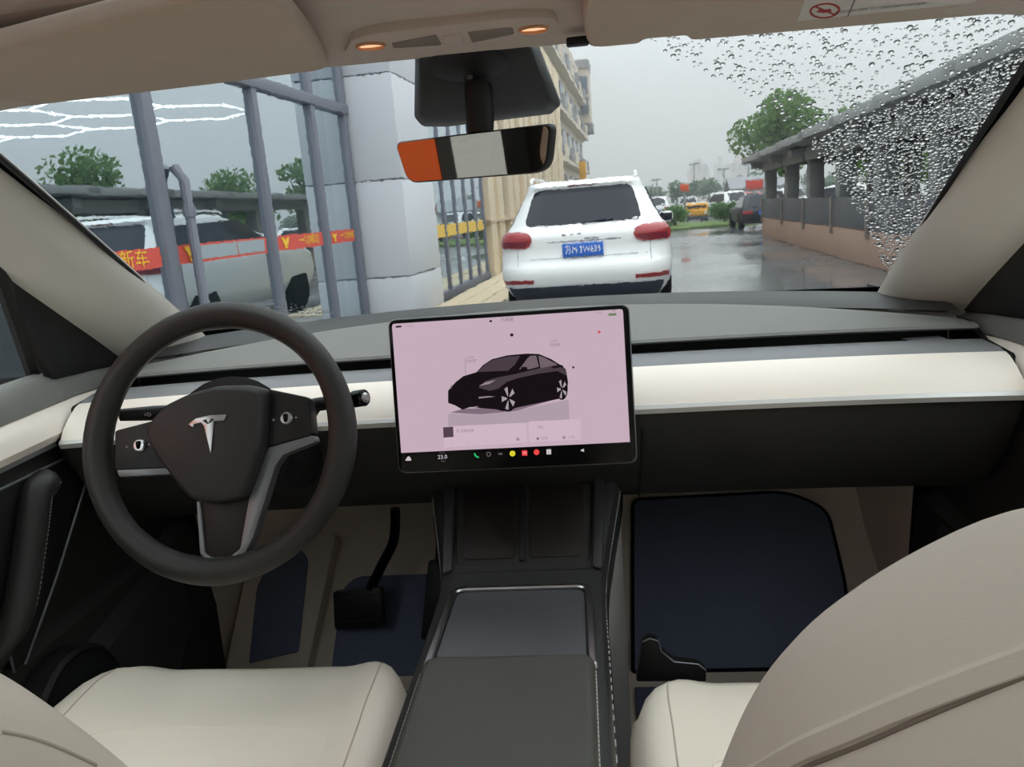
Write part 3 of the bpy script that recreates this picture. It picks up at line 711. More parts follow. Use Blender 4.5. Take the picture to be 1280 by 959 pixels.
for s, lb_ in ((-1, 'black door mirror outside the driver window'), (1, 'black door mirror outside the passenger window')):
    r_ = thing('door_mirror', lb_, 'mirror', (s * .95, 1.30, 1.10))
    mk('shell', box((s * .96, 1.36, 1.20), (.25, .14, .19), .045, 3, Matrix.Rotation(rad(-8 * s), 3, 'Z')), 'black_plastic', r_)
    mk('glass', box((s * .955, 1.288, 1.20), (.20, .006, .14), .003, 1, Matrix.Rotation(rad(-8 * s), 3, 'Z')), 'mirror_dark', r_)
    mk('arm', tube([(s * .79, 1.34, 1.12), (s * .88, 1.35, 1.14)], .03, 8), 'black_plastic', r_)

# ================================================================== PEDALS, MATS
FT = Frame((0, 1.42, .43), (1, 0, 0), (0, .28, .27))
def onfloor(pts, dh, fr): return prism(fr, pts, .0, dh, .002)
mp = thing('floor_mat', 'large navy carpet mat in the passenger footwell', 'floor mat', (.42, 1.3, .402))
mo = rpoly([FT.px(*p) for p in ((791, 627), (985, 617), (1033, 640), (1056, 735))] + [(.60, -.02), (.17, -.02)], [.02, .05, .03, .05, .005, .005])
mk('carpet', prism(FT, mo, .004, .012, .002), 'carpet_navy', mp)
mk('binding', tube([FT.P(a, b, .010) for a, b in mo], .0045, 6, closed=True), 'mat_edge', mp)
mk('flat_part', bx(.17, .62, .95, 1.41, .401, .410, .002), 'carpet_navy', mp)
md = thing('floor_mat', 'navy carpet mat in the footwell beneath the pedals', 'floor mat', (-.36, 1.3, .402))
mo = rpoly([(-.47, -.02), (-.17, -.02), (-.17, .17), (-.20, .20), (-.44, .20), (-.47, .17)], .02)
mk('carpet', prism(FT, mo, .004, .012, .002), 'carpet_navy', md)
mk('flat_part', bx(-.505, -.17, .95, 1.41, .401, .410, .002), 'carpet_navy', md)
fo = thing('foot_rest', 'dark pad on a beige carpeted foot rest left of the pedals', 'foot rest', (-.58, 1.55, .5))
fo['label'] = 'navy padded foot rest on a beige carpeted wedge beside the pedals'
FR_ = Frame((-.59, 1.50, .555), (1, 0, 0), (0, .27, .28))
wedge = [(-.115, -.20), (.07, -.20), (.10, .15), (-.105, .15)]
mk('wedge', prism(FR_, wedge, -.06, 0, .01), 'carpet_beige', fo)
fp_ = [FR_.px(*p) for p in ((322, 735), (340, 697), (378, 688), (386, 700), (374, 815), (312, 830))]
mk('pad', prism(FR_, rpoly(fp_, [.01, .02, .012, .012, .005, .005]), .0005, .006, .002), 'carpet_navy', fo)
bp = thing('brake_pedal', 'black brake pedal hanging on a curved arm', 'pedal', tuple(at(449, 765, Y=1.45)))
FPd = Frame(at(449, 762, Y=1.45), (1, 0, 0), (0, .35, 1))
pq = [FPd.px(*p) for p in ((417, 739), (478, 733), (481, 783), (419, 787))]
mk('pad', prism(FPd, rpoly(pq, .008), -.012, .006, .003), 'black_plastic', bp)
for k in range(4):
    t = .18 + .21 * k
    a = lerp(pq[0][0], pq[1][0], .12), lerp(pq[0][1], pq[3][1], t); b = lerp(pq[0][0], pq[1][0], .88), lerp(pq[1][1], pq[2][1], t)
    mk('rib', tube([FPd.P(*a, .006), FPd.P(*b, .006)], .002, 5), 'black_soft', bp)
mk('arm', tube(cat([at(494, 636, Y=1.50), at(492, 675, Y=1.50), at(478, 705, Y=1.49), at(462, 738, Y=1.465)], 6), .011, 8), 'black_gloss', bp)
ap = thing('accelerator_pedal', 'tall black accelerator pedal beside the console', 'pedal', tuple(at(543, 800, Y=1.46)))
FA2 = Frame(at(540, 750, Y=1.47), (1, 0, 0), (0, .45, 1))
aq = [FA2.px(*p) for p in ((536, 700), (560, 698), (556, 800), (526, 800))]
mk('pad', prism(FA2, rpoly(aq, .008), -.012, .005, .003), 'black_plastic', ap)
mk('arm', tube([at(552, 640, Y=1.54), at(549, 705, Y=1.50)], .01, 8), 'black_plastic', ap)

# ================================================================== OVERHEAD: visors, lamp console, mirror
FV = Frame((0, 0, 1.516), (1, 0, 0), (0, -1, 0))           # faces down
def vis(pts, r, nm, label, h0=-.012, h1=.004):
    root = thing(nm, label, 'sun visor', (sum(p[0] for p in pts) / len(pts), -sum(p[1] for p in pts) / len(pts), 1.50))
    o = bev(prism(FV, rpoly(pts, r, 6), h0, h1), .005, 3, 40)
    return root, mk('panel', o, 'visor_fabric', root)
v1 = [FV.px(*p) for p in ((412, 82), (300, 97), (0, 133))]
Lv = [v1[0], v1[1], v1[2], (-.60, v1[2][1] - .0), (-.615, -.64), (-.34, -.60), FV.px(330, -30), FV.px(392, 45)]
vr, vp = vis(Lv, [.02, .05, .02, .03, .03, .03, .03, .05], 'sun_visor', 'plain grey fabric sun visor folded up above the steering wheel')
v2 = [FV.px(*p) for p in ((727, 20), (735, 56), (800, 50), (808, 44), (855, 40), (862, 46), (1280, 10))]
Rv = v2 + [(.60, v2[-1][1] + .02), (.61, -.62), (.13, -.60)]
vr2, vp2 = vis(Rv, [.02, .02, .006, .006, .006, .006, .05, .03, .03, .02], 'sun_visor', 'grey fabric sun visor with a white warning label above the passenger side')
hl = .0045
lab = [FV.px(*p) for p in ((996, 19), (1004, 0), (1025, -45), (1330, -60), (1290, -8), (1150, 6))]
lb = mk('warning_label', prism(FV, [FV.px(*p) for p in ((996, 20), (1022, -50), (1320, -75), (1300, -12))], .003, hl), 'label_white', vp2, smooth=0)
mk('label_line', tube([FV.P(*FV.px(1060, 14), hl), FV.P(*FV.px(1078, -30), hl)], .0006, 4), 'label_grey', lb)
ring = [FV.px(1031 + 18 * math.cos(a), 6 - .5 * 18 * math.sin(a) - 0.06 * 18 * math.cos(a)) for a in [2 * math.pi * k / 24 for k in range(24)]]
mk('prohibition_ring', tube([FV.P(a, b, hl) for a, b in ring], .0011, 5, closed=True), 'label_red', lb)
mk('prohibition_bar', tube([FV.P(*ring[9], hl), FV.P(*ring[21], hl)], .0009, 5), 'label_red', lb)
mk('child_seat_symbol', prism(FV, [FV.px(*p) for p in ((1021, 8), (1026, 3), (1031, 5), (1038, 4), (1040, 7), (1030, 9))], hl, hl + .0004), 'label_red', lb, smooth=0)
ft = Frame(FV.P(*FV.px(1102, 1), 0), (1, 0, 0), (0, -1, 0))
text('lettering', '请勿使用儿童座椅', Frame(FV.P(*FV.px(1101, 2), 0), -FV.u, -FV.v), 0, 0, .010, 'label_grey', lb, h=hl + .0005)
mk('visor_clip', box(at(722, 52, Z=1.515), (.022, .012, .008), .002), 'black_plastic', vr2)

oc = thing('overhead_console', 'fabric roof console with two glowing reading lamps', 'lamp console', (0, .75, 1.52))
FO = Frame((0, 0, 1.5245), (1, 0, 0), (0, -1, .0))
cpl = [FO.px(*p) for p in ((430, 66), (440, 48), (470, 40), (640, 22), (690, 20), (700, 30), (690, 40), (660, 46), (480, 66))]
mk('plate', prism(FO, rpoly(cpl, .01), -.01, .0012, .001), 'headliner', oc)
for (a, b) in (((463, 55), 0), ((667, 34), 1)):
    ca, cb = FO.px(*a); f = Frame(FO.P(ca, cb, .0015), FO.u, FO.v)
    lp = mk('lamp_bezel', lathe(f, [(.0148, -.006), (.0148, .0005), (.0128, .002), (.0118, .0), (.0118, -.005)], 28), 'lamp_ring', oc)
    mk('lamp_lens', lathe(f, [(.0118, -.004), (.0118, -.0002), (.008, .0012), (.001, .0018)], 24), 'lamp_glow', lp)
    mk('lamp_divider', tube([f.P(-.0115, 0, .0018), f.P(0, 0, .0022), f.P(.0115, 0, .0018)], .0007, 5), 'lamp_ring', lp)
for q in (((489, 52), (545, 41), (552, 54), (492, 58)), ((584, 38), (640, 32), (643, 40), (590, 51))):
    mk('microphone_grille', prism(FO, rpoly([FO.px(*p) for p in q], .004), .0005, .002, .0006), 'grille_fabric', oc)
mk('sos_button', prism(FO, rpoly([FO.px(*p) for p in ((553, 43), (576, 39), (580, 50), (557, 53))], .003), .0005, .0022, .0006), 'headliner', oc)

# camera housing glued to the glass, and the mirror
c0 = wsurf(-.0, .84); c1 = wsurf(0, .95)
FH = Frame(wsurf(.05, .9, -.002), (1, 0, 0), (c1 - c0))
if FH.n.z > 0: FH = Frame(FH.o, (1, 0, 0), -(c1 - c0))
hs = thing('camera_housing', 'black plastic camera housing behind the windscreen above the mirror', 'housing', tuple(FH.o))
ho = [FH.px(*p, .004) for p in ((519, 66), (518, 146), (527, 157), (560, 157), (690, 141), (701, 131), (672, 56))]
hi = [FH.px(*p, .03) for p in ((524, 68), (526, 148), (531, 155), (560, 155), (680, 139), (688, 130), (662, 58))]
hr_ = [[FH.P(a, b, -.004) for a, b in ho], [FH.P(a, b, .006) for a, b in ho], [FH.P(a, b, .026) for a, b in hi]]
mk('cover', bev(loft(hr_, cu=True, cap0=True, cap1=True), .004, 2, 25), 'housing_black', hs)
ca, cb = FH.px(587, 92, .03)
mk('recess', prism(FH, [(ca + .044 * math.cos(a), cb - (-.012) + .034 * math.sin(a)) for a in [2 * math.pi * k / 28 for k in range(28)]], .02, .0275, .001), 'housing_dark', hs)
mk('lens', lathe(Frame(FH.P(*FH.px(587, 98, .03), .0275), FH.u, FH.v), [(.0035, -.002), (.0035, .002), (.001, .0022)], 14), 'silver', hs)
rm = thing('rear_view_mirror', 'frameless rear-view mirror hanging below the camera housing', 'mirror', tuple(at(592, 190, Y=.9)))
mc = at(592, 191, Y=.9)
n_ = Vector((-.30, -.93, -.10)).normalized()
FM = Frame(mc, Vector((n_.y * -1, n_.x, 0)), (0, 0, 1))
if FM.n.dot(n_) < 0: FM = Frame(mc, Vector((n_.y, -n_.x, 0)), (0, 0, 1))
FM.n = n_; FM.u = Vector((0, 0, 1)).cross(n_).normalized(); FM.v = FM.n.cross(FM.u)
mo_ = rpoly([FM.px(*p) for p in ((491, 178), (690, 154), (684, 216), (508, 230))], [.010, .010, .018, .014], 6)
mk('shell', bev(prism(FM, mo_, -.022, -.002), .004, 2, 40), 'housing_black', rm)
mk('mirror_face', prism(FM, [(a * .965 + .0002, b * .93) for a, b in mo_], -.004, .0005), 'mirror_glass', rm, smooth=20, label='reflecting mirror glass')
mk('stem', tube([FH.P(*FH.px(598, 112, .03), .02), at(600, 145, Y=.915), at(600, 166, Y=.915)], [.016, .017, .016], 14), 'housing_dark', rm)

# ================================================================== OUTSIDE
mat('facade_grey', (128, 130, 140), .5, .4, metal=.2)
mat('facade_dark', (96, 98, 108), .5, .4)
mat('column_white', (206, 208, 212), .6, .3, noise=(.8, .04))
mat('column_joint', (120, 122, 128), .8, .1)
mat('stone_beige', (222, 206, 180), .7, .3, noise=(1.2, .06))
mat('stone_warm', (200, 184, 160), .7, .3, noise=(1.0, .08))
mat('paver', (206, 190, 162), .7, .3, noise=(4, .12), bump=(30, .3))
mat('kerb_stone', (150, 148, 144), .8, .2, noise=(3, .1))
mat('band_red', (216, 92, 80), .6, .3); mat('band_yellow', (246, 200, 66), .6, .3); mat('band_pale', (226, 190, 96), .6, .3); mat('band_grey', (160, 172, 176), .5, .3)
mat('room_floor', (150, 156, 160), .35, .5); mat('room_wall', (150, 160, 166), .8, .2)
emis('tube_white', (240, 250, 255), 9)
mat('showroom_car', (92, 98, 106), .3, .5, coat=.5); mat('showroom_glass', (30, 34, 40), .1, .5)
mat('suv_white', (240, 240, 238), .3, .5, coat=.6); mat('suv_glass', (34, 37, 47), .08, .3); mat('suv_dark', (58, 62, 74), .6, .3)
mat('tail_red', (156, 44, 48), .3, .5, coat=.3); mat('tail_dark', (120, 40, 52), .25, .5, coat=.5); mat('tyre', (24, 24, 26), .85, .2); mat('plate_blue', (52, 106, 196), .5, .4); mat('plate_white', (236, 238, 242), .5, .3)
mat('chrome_soft', (170, 172, 176), .3, .5, metal=.9)
mat('concrete', (150, 152, 152), .85, .2, noise=(1.5, .1)); mat('concrete_dark', (112, 115, 118), .85, .2, noise=(1.2, .1))
mat('wall_pink', (172, 146, 132), .85, .2, noise=(.9, .1)); mat('panel_dark', (92, 96, 104), .5, .4, noise=(1.5, .15)); mat('panel_backing', (92, 96, 104), .8, .2, noise=(.8, .2))
mat('post_pale', (150, 140, 134), .7, .3)
mat('grass', (112, 132, 84), .9, .1, noise=(2.5, .3), bump=(40, .8)); mat('leaf', (104, 134, 80), .75, .2, noise=(1.2, .35)); mat('leaf_light', (134, 166, 88), .75, .2, noise=(1.2, .3)); mat('bush_leaf', (96, 136, 78), .75, .2, noise=(2, .35)); mat('bark', (88, 74, 62), .9, .1)
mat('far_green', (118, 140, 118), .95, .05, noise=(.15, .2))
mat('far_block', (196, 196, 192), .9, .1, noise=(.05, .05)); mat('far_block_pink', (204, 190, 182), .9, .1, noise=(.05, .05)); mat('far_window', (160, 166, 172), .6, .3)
mat('yellow_paint', (226, 166, 44), .5, .4, noise=(2, .1)); mat('sign_orange', (226, 92, 54), .6, .3); mat('sign_red', (212, 80, 72), .6, .3); mat('pole_grey', (150, 152, 152), .6, .3); mat('roof_grey', (150, 152, 156), .8, .2)
mat('car_white', (230, 232, 232), .35, .5, coat=.4); mat('car_silver', (168, 172, 176), .35, .5, coat=.4); mat('car_dark', (30, 33, 40), .45, .4); mat('car_red', (160, 52, 46), .35, .5, coat=.4)
mat('apt_wall', (214, 204, 186), .85, .2, noise=(.4, .06)); mat('apt_grey', (150, 148, 150), .85, .2); mat('apt_window', (112, 126, 140), .2, .5); mat('hoarding_orange', (236, 96, 36), .7, .3, noise=(.5, .05))
pane('shop_glass', (.80, .87, .88), 6.5)
for nd in M['shop_glass'].node_tree.nodes:
    if nd.name == 'amount': nd.operation = 'MULTIPLY_ADD'; nd.inputs[1].default_value = .5; nd.inputs[2].default_value = .62
    if nd.type == 'BSDF_GLOSSY': nd.inputs[0].default_value = (.86, .95, 1.0, 1)
# wet asphalt with standing water
m = bpy.data.materials.new('wet_asphalt'); m.use_nodes = True; n = m.node_tree.nodes; l = m.node_tree.links; b = n['Principled BSDF']
t = n.new('ShaderNodeTexCoord'); nz = n.new('ShaderNodeTexNoise'); nz.inputs['Scale'].default_value = .22; nz.inputs['Detail'].default_value = 5
cr = n.new('ShaderNodeValToRGB'); cr.color_ramp.elements[0].position = .40; cr.color_ramp.elements[1].position = .56
cr.color_ramp.elements[0].color = (.05, .05, .05, 1); cr.color_ramp.elements[1].color = (.30, .30, .30, 1)
n2 = n.new('ShaderNodeTexNoise'); n2.inputs['Scale'].default_value = 3; n2.inputs['Detail'].default_value = 6
mx = n.new('ShaderNodeMix'); mx.data_type = 'RGBA'; mx.inputs[6].default_value = (.14, .142, .145, 1); mx.inputs[7].default_value = (.21, .212, .213, 1)
bp_ = n.new('ShaderNodeBump'); bp_.inputs['Strength'].default_value = .12; bp_.inputs['Distance'].default_value = .01
n3 = n.new('ShaderNodeTexNoise'); n3.inputs['Scale'].default_value = 5
for a in (nz, n2, n3): l.new(t.outputs['Object'], a.inputs['Vector'])
l.new(nz.outputs['Fac'], cr.inputs[0]); l.new(cr.outputs[0], b.inputs['Roughness']); l.new(n2.outputs['Fac'], mx.inputs[0]); l.new(mx.outputs[2], b.inputs['Base Color'])
l.new(n3.outputs['Fac'], bp_.inputs['Height']); l.new(bp_.outputs[0], b.inputs['Normal']); b.inputs['Specular IOR Level'].default_value = .55
M['wet_asphalt'] = m
for nm in ('leaf', 'leaf_light', 'bush_leaf', 'far_green'):    # leaves let some light through
    n = M[nm].node_tree.nodes; l = M[nm].node_tree.links; b = n['Principled BSDF']
    tl_ = n.new('ShaderNodeBsdfTranslucent'); mxs = n.new('ShaderNodeMixShader'); mxs.inputs[0].default_value = .45
    src = b.inputs['Base Color'].links[0].from_socket; l.new(src, tl_.inputs[0])
    l.new(b.outputs[0], mxs.inputs[1]); l.new(tl_.outputs[0], mxs.inputs[2]); l.new(mxs.outputs[0], n['Material Output'].inputs[0])

def sbox(u0, u1, v0, v1, z0, z1, r=0.0):
    V, F = bx(u0, u1, v0, v1, z0, z1, r)
    return [S(p.x, p.y, p.z) for p in V], F
def SF(u, v, z, du, dv, up=(0, 0, 1)):         # a plane frame in street axes
    return Frame(S(u, v, z), S(du, dv, 0) - S(0, 0, 0), up)
g = mk('ground', ([S(-120, -60), S(160, -60), S(160, 400), S(-120, 400)], [(0, 1, 2, 3)]), 'wet_asphalt', smooth=0)
tag(g, 'wet grey asphalt street with standing water', kind='structure')
# pavement beside the shop: kerb and single pavers
pv = mk('pavement', sbox(-3.8, -2.0, 2.0, 40, -.05, .06), 'kerb_stone', smooth=0); tag(pv, 'narrow paved strip between the shop front and the street', kind='structure')
pv_me = None
for i in range(40):
    for j in range(3):
        u0 = -3.02 + j * .33; v0 = 10.6 + i * .36
        if v0 > 22: continue
        if pv_me is None:
            o = mk('paver', bx(-.155, .155, -.17, .17, 0, .035, .008, 1), 'paver', pv, smooth=0, local=True); pv_me = o
        else:
            o = pv_me.copy(); COL.objects.link(o); o.parent = pv
        o.location = S(u0 + .16, v0 + .17, .055 + random.uniform(-.004, .004)); o.rotation_euler = (0, 0, -SA)

# ---------------- glass-fronted shop
UG = -3.69
shop = thing('shop_front', 'glass shop front with grey mullions and a red lettered band', 'building', tuple(S(-5, 7, 0)))
mv = [2.0, 3.55, 5.57, 7.32, 8.70, 9.72]
for i, (a, b) in enumerate(zip(mv, mv[1:])):
    for z0, z1 in ((.15, 2.78), (2.78, 4.6)):
        mk('glass_pane', sbox(UG - .01, UG, a, b, z0, z1), 'shop_glass', shop, smooth=0)
for v in mv:
    w = .055 if v != 5.57 else .07
    mk('mullion', sbox(UG - .06, UG + .05, v - w, v + w, .06, 4.7, .01), 'facade_grey', shop)
mk('transom', sbox(UG - .05, UG + .07, 2.0, 9.8, 2.72, 2.84, .01), 'facade_grey', shop)
mk('transom', sbox(UG - .05, UG + .07, 2.0, 9.8, 4.5, 4.9, .01), 'facade_grey', shop)
mk('plinth', sbox(UG - .08, UG + .06, 2.0, 9.8, .0, .16, .01), 'facade_dark', shop)
mk('downpipe', tube([S(UG + .10, 5.80, .1), S(UG + .10, 5.80, 1.80), S(UG + .04, 5.78, 1.92)], .042, 10), 'facade_grey', shop)
mk('pipe_clip', tube([S(UG + .10, 5.80, 1.52), S(UG + .10, 5.80, 1.60)], .055, 10), 'facade_grey', shop)
# white corner column, jutting towards the street, in cladding panels
for z0, z1 in ((.0, .62), (.635, 1.88), (1.895, 3.18), (3.195, 4.6), (4.615, 6)):
    mk('cladding_panel', sbox(UG - .3, -3.02, 9.82, 11.35, z0, z1, .012), 'column_white', shop)
mk('column_core', sbox(UG - .25, -3.05, 9.86, 11.3, 0, 6), 'column_joint', shop, smooth=0)
# second bay of glass past the column
UB = -3.12
mv2 = [11.4, 12.2, 13.0, 13.8, 14.6, 15.4]
for a, b in zip(mv2, mv2[1:]):
    mk('glass_pane', sbox(UB - .01, UB, a, b, .16, 4.6), 'shop_glass', shop, smooth=0)
for v in mv2: mk('mullion', sbox(UB - .05, UB + .03, v - .035, v + .035, .06, 4.7, .008), 'facade_grey', shop)
mk('plinth', sbox(UB - .08, UB + .06, 11.3, 15.44, .0, .2, .01), 'facade_dark', shop)
mk('yellow_band', sbox(UB + .004, UB + .010, 11.45, 15.3, 1.05, 1.24), 'band_pale', shop, smooth=0)
mk('back_wall', sbox(-9.0, -8.9, -2, 15.3, 0, 4.8), 'room_wall', shop, smooth=0)
mk('end_wall', sbox(-9.0, UG - .3, 11.2, 11.3, 0, 4.8), 'room_wall', shop, smooth=0)
mk('room_floor', sbox(-9.0, UG - .05, -2, 15.3, -.02, .05), 'room_floor', shop, smooth=0)
mk('room_ceiling', sbox(-9.0, UG - .02, -2, 15.3, 4.7, 4.9), 'room_wall', shop, smooth=0)
# red band of stickers across the panes
FBn = SF(UG + .004, 6.0, 1.22, 0, 1)
def band(v0, v1, m_='band_red', z0=1.145, z1=1.30, d=.0): return mk('red_band' if m_ == 'band_red' else 'cover_patch', sbox(UG + .003 + d, UG + .008 + d, v0, v1, z0, z1), m_, shop, smooth=0)
band(3.7, 5.46); band(5.69, 7.2); band(7.42, 8.6); band(8.8, 9.62)
band(6.02, 6.62, 'band_grey', 1.168, 1.285, .004); band(6.64, 7.15, 'band_grey', 1.168, 1.285, .004)
FBn = Frame(S(UG + .012, 0, 1.222), S(0, 1, 0) - S(0, 0, 0), (0, 0, 1))
for s_, v, w in (('选·新车', 5.02, .14), ('一切精彩', 8.22, .115), ('一切精彩', 9.38, .10)):
    text('lettering', s_, FBn, v, 0, w, 'band_yellow', shop, h=.002, sx=1.25)
def wings(v, k):
    for pts in ([(-.1, .06), (-.04, .055), (0, .02), (.04, .055), (.1, .06), (.05, -.005), (0, -.03), (-.05, -.005)], [(-.05, -.02), (0, -.045), (.05, -.02), (.03, -.06), (-.03, -.06)]):
        mk('wing_emblem', prism(FBn, [(v + a * k, b * k) for a, b in pts], .0, .004), 'band_yellow', shop, smooth=0)
wings(5.88, 1.1); wings(7.62, .95); wings(8.95, .85)
# honeycomb lamp tubes under the showroom ceiling
hexl = thing('ceiling_lamp', 'honeycomb of thin white lamp tubes inside the glass shop', 'lamp', tuple(S(-6.2, 7.0, 2.7)))
def hexpts(u, v, r=.62): return [S(u + r * math.sin(rad(60 * k)), v + r * math.cos(rad(60 * k)), 2.72) for k in range(6)]
done = set()
for q in range(-1, 3):
    for p in range(2, 4):
        u = -7.6 + 1.074 * q + (.537 if p % 2 else 0); v = 5.6 + .93 * p
        h = hexpts(u, v)
        for k in range(6):
            a, b_ = h[k], h[(k + 1) % 6]
            key = tuple(sorted(((round(a.x, 1), round(a.y, 1)), (round(b_.x, 1), round(b_.y, 1)))))
            if key in done or S(0, 0, 0).x - 0 + 0 > 9: continue
            done.add(key)
            mk('lamp_tube', tube([a, b_], .010, 5), 'tube_white', hexl)
mk('hanger', tube([S(-6.526, 7.46 + .62, 2.72), S(-6.526, 7.46 + .62, 4.7)], .01, 5), 'facade_grey', hexl)

# ---------------- cars (horizontal slices, rounded in plan)
def carbody(sl, n=10):
    rows = []
    for z, y0, y1, w, r in sl:
        pts = []
        for (cx, cy, a0) in ((w - r, y0 + r, -90), (w - r, y1 - r, 0), (-w + r, y1 - r, 90), (-w + r, y0 + r, 180)):
            for k in range(n + 1):
                a = rad(a0 + 90 * k / n); pts.append((cx + r * math.cos(a), cy + r * math.sin(a), z))
        rows.append(pts)
    return loft(rows, cu=True, cap0=True, cap1=True)
def wheel(x, y, r=.34, w=.22):
    f = Frame((x, y, r), (0, 1, 0), (0, 0, 1)); k = 1 if x > 0 else -1
    a = lathe(f, [(r * .55, -w / 2), (r * .9, -w / 2), (r, -w / 2 + .03), (r, w / 2 - .03), (r * .9, w / 2), (r * .62, w / 2), (r * .58, w / 2 - .03)], 20)
    b = lathe(f, [(.05, -w / 2 + .01), (r * .6, -w / 2 + .01), (r * .6, w / 2 - .015), (.05, w / 2 - .005)], 16)
    return a, b
def simple_car(name, label, paint, loc, rz, L=4.5, Wd=1.8, H=1.48, group=None, cat_='car'):
    root = thing(name, label, cat_, loc, rz, group); w = Wd / 2
    zb = H * .62
    mk('body', bev(carbody([(.22, .12, L - .12, w - .1, .25), (.4, .02, L - .02, w - .02, .3), (.62, 0, L, w, .35), (zb * .92, .05, L - .15, w - .01, .35), (zb, .12, L - .45, w - .06, .3)], 6), .001, 1, 170), paint, root, local=True, smooth=40)
    mk('cabin', carbody([(zb, .25, L * .70, w - .10, .25), (H * .95, .75, L * .56, w - .26, .25), (H, .95, L * .50, w - .34, .22)], 6), paint, root, local=True, smooth=40)
    def q(a, b_): return ([Vector(p) for p in a], [(0, 1, 2, 3)])
    z0, z1 = zb + .03, H * .93
    mk('rear_window', loft([[(-w + .30, .27, z0), (w - .30, .27, z0)], [(-w + .42, .70, z1), (w - .42, .70, z1)]]), 'suv_glass', root, local=True, smooth=0, solid=.01)
    mk('windscreen', loft([[(-w + .30, L * .70 + .0, z0), (w - .30, L * .70, z0)], [(-w + .42, L * .57 + .02, z1), (w - .42, L * .57 + .02, z1)]]), 'suv_glass', root, local=True, smooth=0, solid=.02)
    for s in (-1, 1):
        mk('side_window', loft([[(s * (w - .09), .55, z0), (s * (w - .09), L * .62, z0)], [(s * (w - .25), .95, z1), (s * (w - .25), L * .53, z1)]]), 'suv_glass', root, local=True, smooth=0, solid=.012)
        mk('tail_lamp', bx(s * (w - .42), s * (w - .06), -.012, .08, zb * .72, zb * .86, .02), 'tail_red', root, local=True)
        for y in (L * .18, L * .80):
            a, b_ = wheel(s * (w - .1), y, .33); 
            o = mk('wheel', a, 'tyre', root, local=True); mk('rim', b_, 'chrome_soft', o, local=True)
    mk('number_plate', bx(-.22, .22, -.012, .01, .55, .67), 'plate_blue', root, local=True, smooth=0)
    return root

# the white SUV ahead
def zl(sl, z):
    for a, b_ in zip(sl, sl[1:]):
        if a[0] <= z <= b_[0]:
            t = (z - a[0]) / (b_[0] - a[0]); return [lerp(a[i], b_[i], t) for i in range(5)]
    return list(sl[-1])
SL = [(.28, .25, 4.55, .80, .3), (.42, .10, 4.68, .90, .34), (.50, .05, 4.72, .945, .36), (.60, .0, 4.75, .965, .36), (.70, .0, 4.76, .972, .36), (.745, .03, 4.76, .972, .36), (.80, .075, 4.75, .97, .36), (.95, .085, 4.7, .966, .38), (1.03, .075, 4.55, .955, .38), (1.09, .095, 4.3, .935, .38), (1.13, .15, 4.0, .90, .38),
      (1.20, .20, 3.7, .845, .36), (1.32, .29, 3.35, .785, .34), (1.45, .385, 2.95, .725, .32), (1.55, .46, 2.6, .675, .30), (1.60, .44, 2.45, .655, .28), (1.635, .47, 2.35, .635, .26), (1.655, .60, 2.2, .58, .25), (1.665, .8, 2.0, .48, .22)]
su = S(-.64, 8.45, 0); suv_rz = -SA
suv = thing('white_suv', 'white SUV seen from behind with blue number plate, standing in the street', 'car', tuple(su), suv_rz)
mk('body', carbody(SL, 10), 'suv_white', suv, local=True, smooth=50)
def ssurf(s, z, off=.006):                     # s: arc length round the tail from its middle
    z_, y0, y1, w, r = zl(SL, z); sg = 1 if s >= 0 else -1; s = abs(s); fl_ = w - r
    if s <= fl_: p = (s, y0 - off)
    elif s <= fl_ + r * math.pi / 2:
        a = (s - fl_) / r; p = (fl_ + (r + off) * math.sin(a), y0 + r - (r + off) * math.cos(a))
    else: p = (w + off, y0 + r + (s - fl_ - r * math.pi / 2))
    return Vector((sg * p[0], p[1], z))
def spatch(name, z0, z1, f0, f1, m_, off=.008, nz_=8, ns=12, par=None):
    rows = [[ssurf(lerp(f0((k / nz_)), f1((k / nz_)), i / ns), lerp(z0, z1, k / nz_), off) for i in range(ns + 1)] for k in range(nz_ + 1)]
    rows2 = [[ssurf(lerp(f0((k / nz_)), f1((k / nz_)), i / ns), lerp(z0, z1, k / nz_), -.01) for i in range(ns + 1)] for k in range(nz_ + 1)]
    a, b_ = loft(rows), loft(rows2)
    n0 = len(a[0]); per = [k for k in range(ns + 1)] + [k * (ns + 1) + ns for k in range(1, nz_ + 1)] + [nz_ * (ns + 1) + k for k in range(ns - 1, -1, -1)] + [k * (ns + 1) for k in range(nz_ - 1, 0, -1)]
    F = a[1] + [tuple(i + n0 for i in f) for f in b_[1]] + [(per[i], per[(i + 1) % len(per)], per[(i + 1) % len(per)] + n0, per[i] + n0) for i in range(len(per))]
    return mk(name, (a[0] + b_[0], F), m_, par or suv, local=True, smooth=40)
def rnd(t, e=.12): return math.sqrt(max(0, 1 - (max(0, e - t) / e) ** 2)) * math.sqrt(max(0, 1 - (max(0, t - 1 + e) / e) ** 2))
gw = lambda t: (.665 - .055 * (1 - abs(2 * t - .8)) * 0 - .10 * t) * (.9 + .1 * rnd(t, .2))
rwn = spatch('rear_window', 1.175, 1.565, lambda t: -gw(t), lambda t: gw(t), 'suv_glass', .004, 12, 16)
mk('wiper', tube([ssurf(.0, 1.185, .02), ssurf(.16, 1.20, .02), ssurf(.34, 1.205, .02)], .012, 6), 'suv_dark', rwn, local=True)
spatch('spoiler_lamp', 1.585, 1.60, lambda t: -.16, lambda t: .16, 'tail_dark', .006, 2, 4)
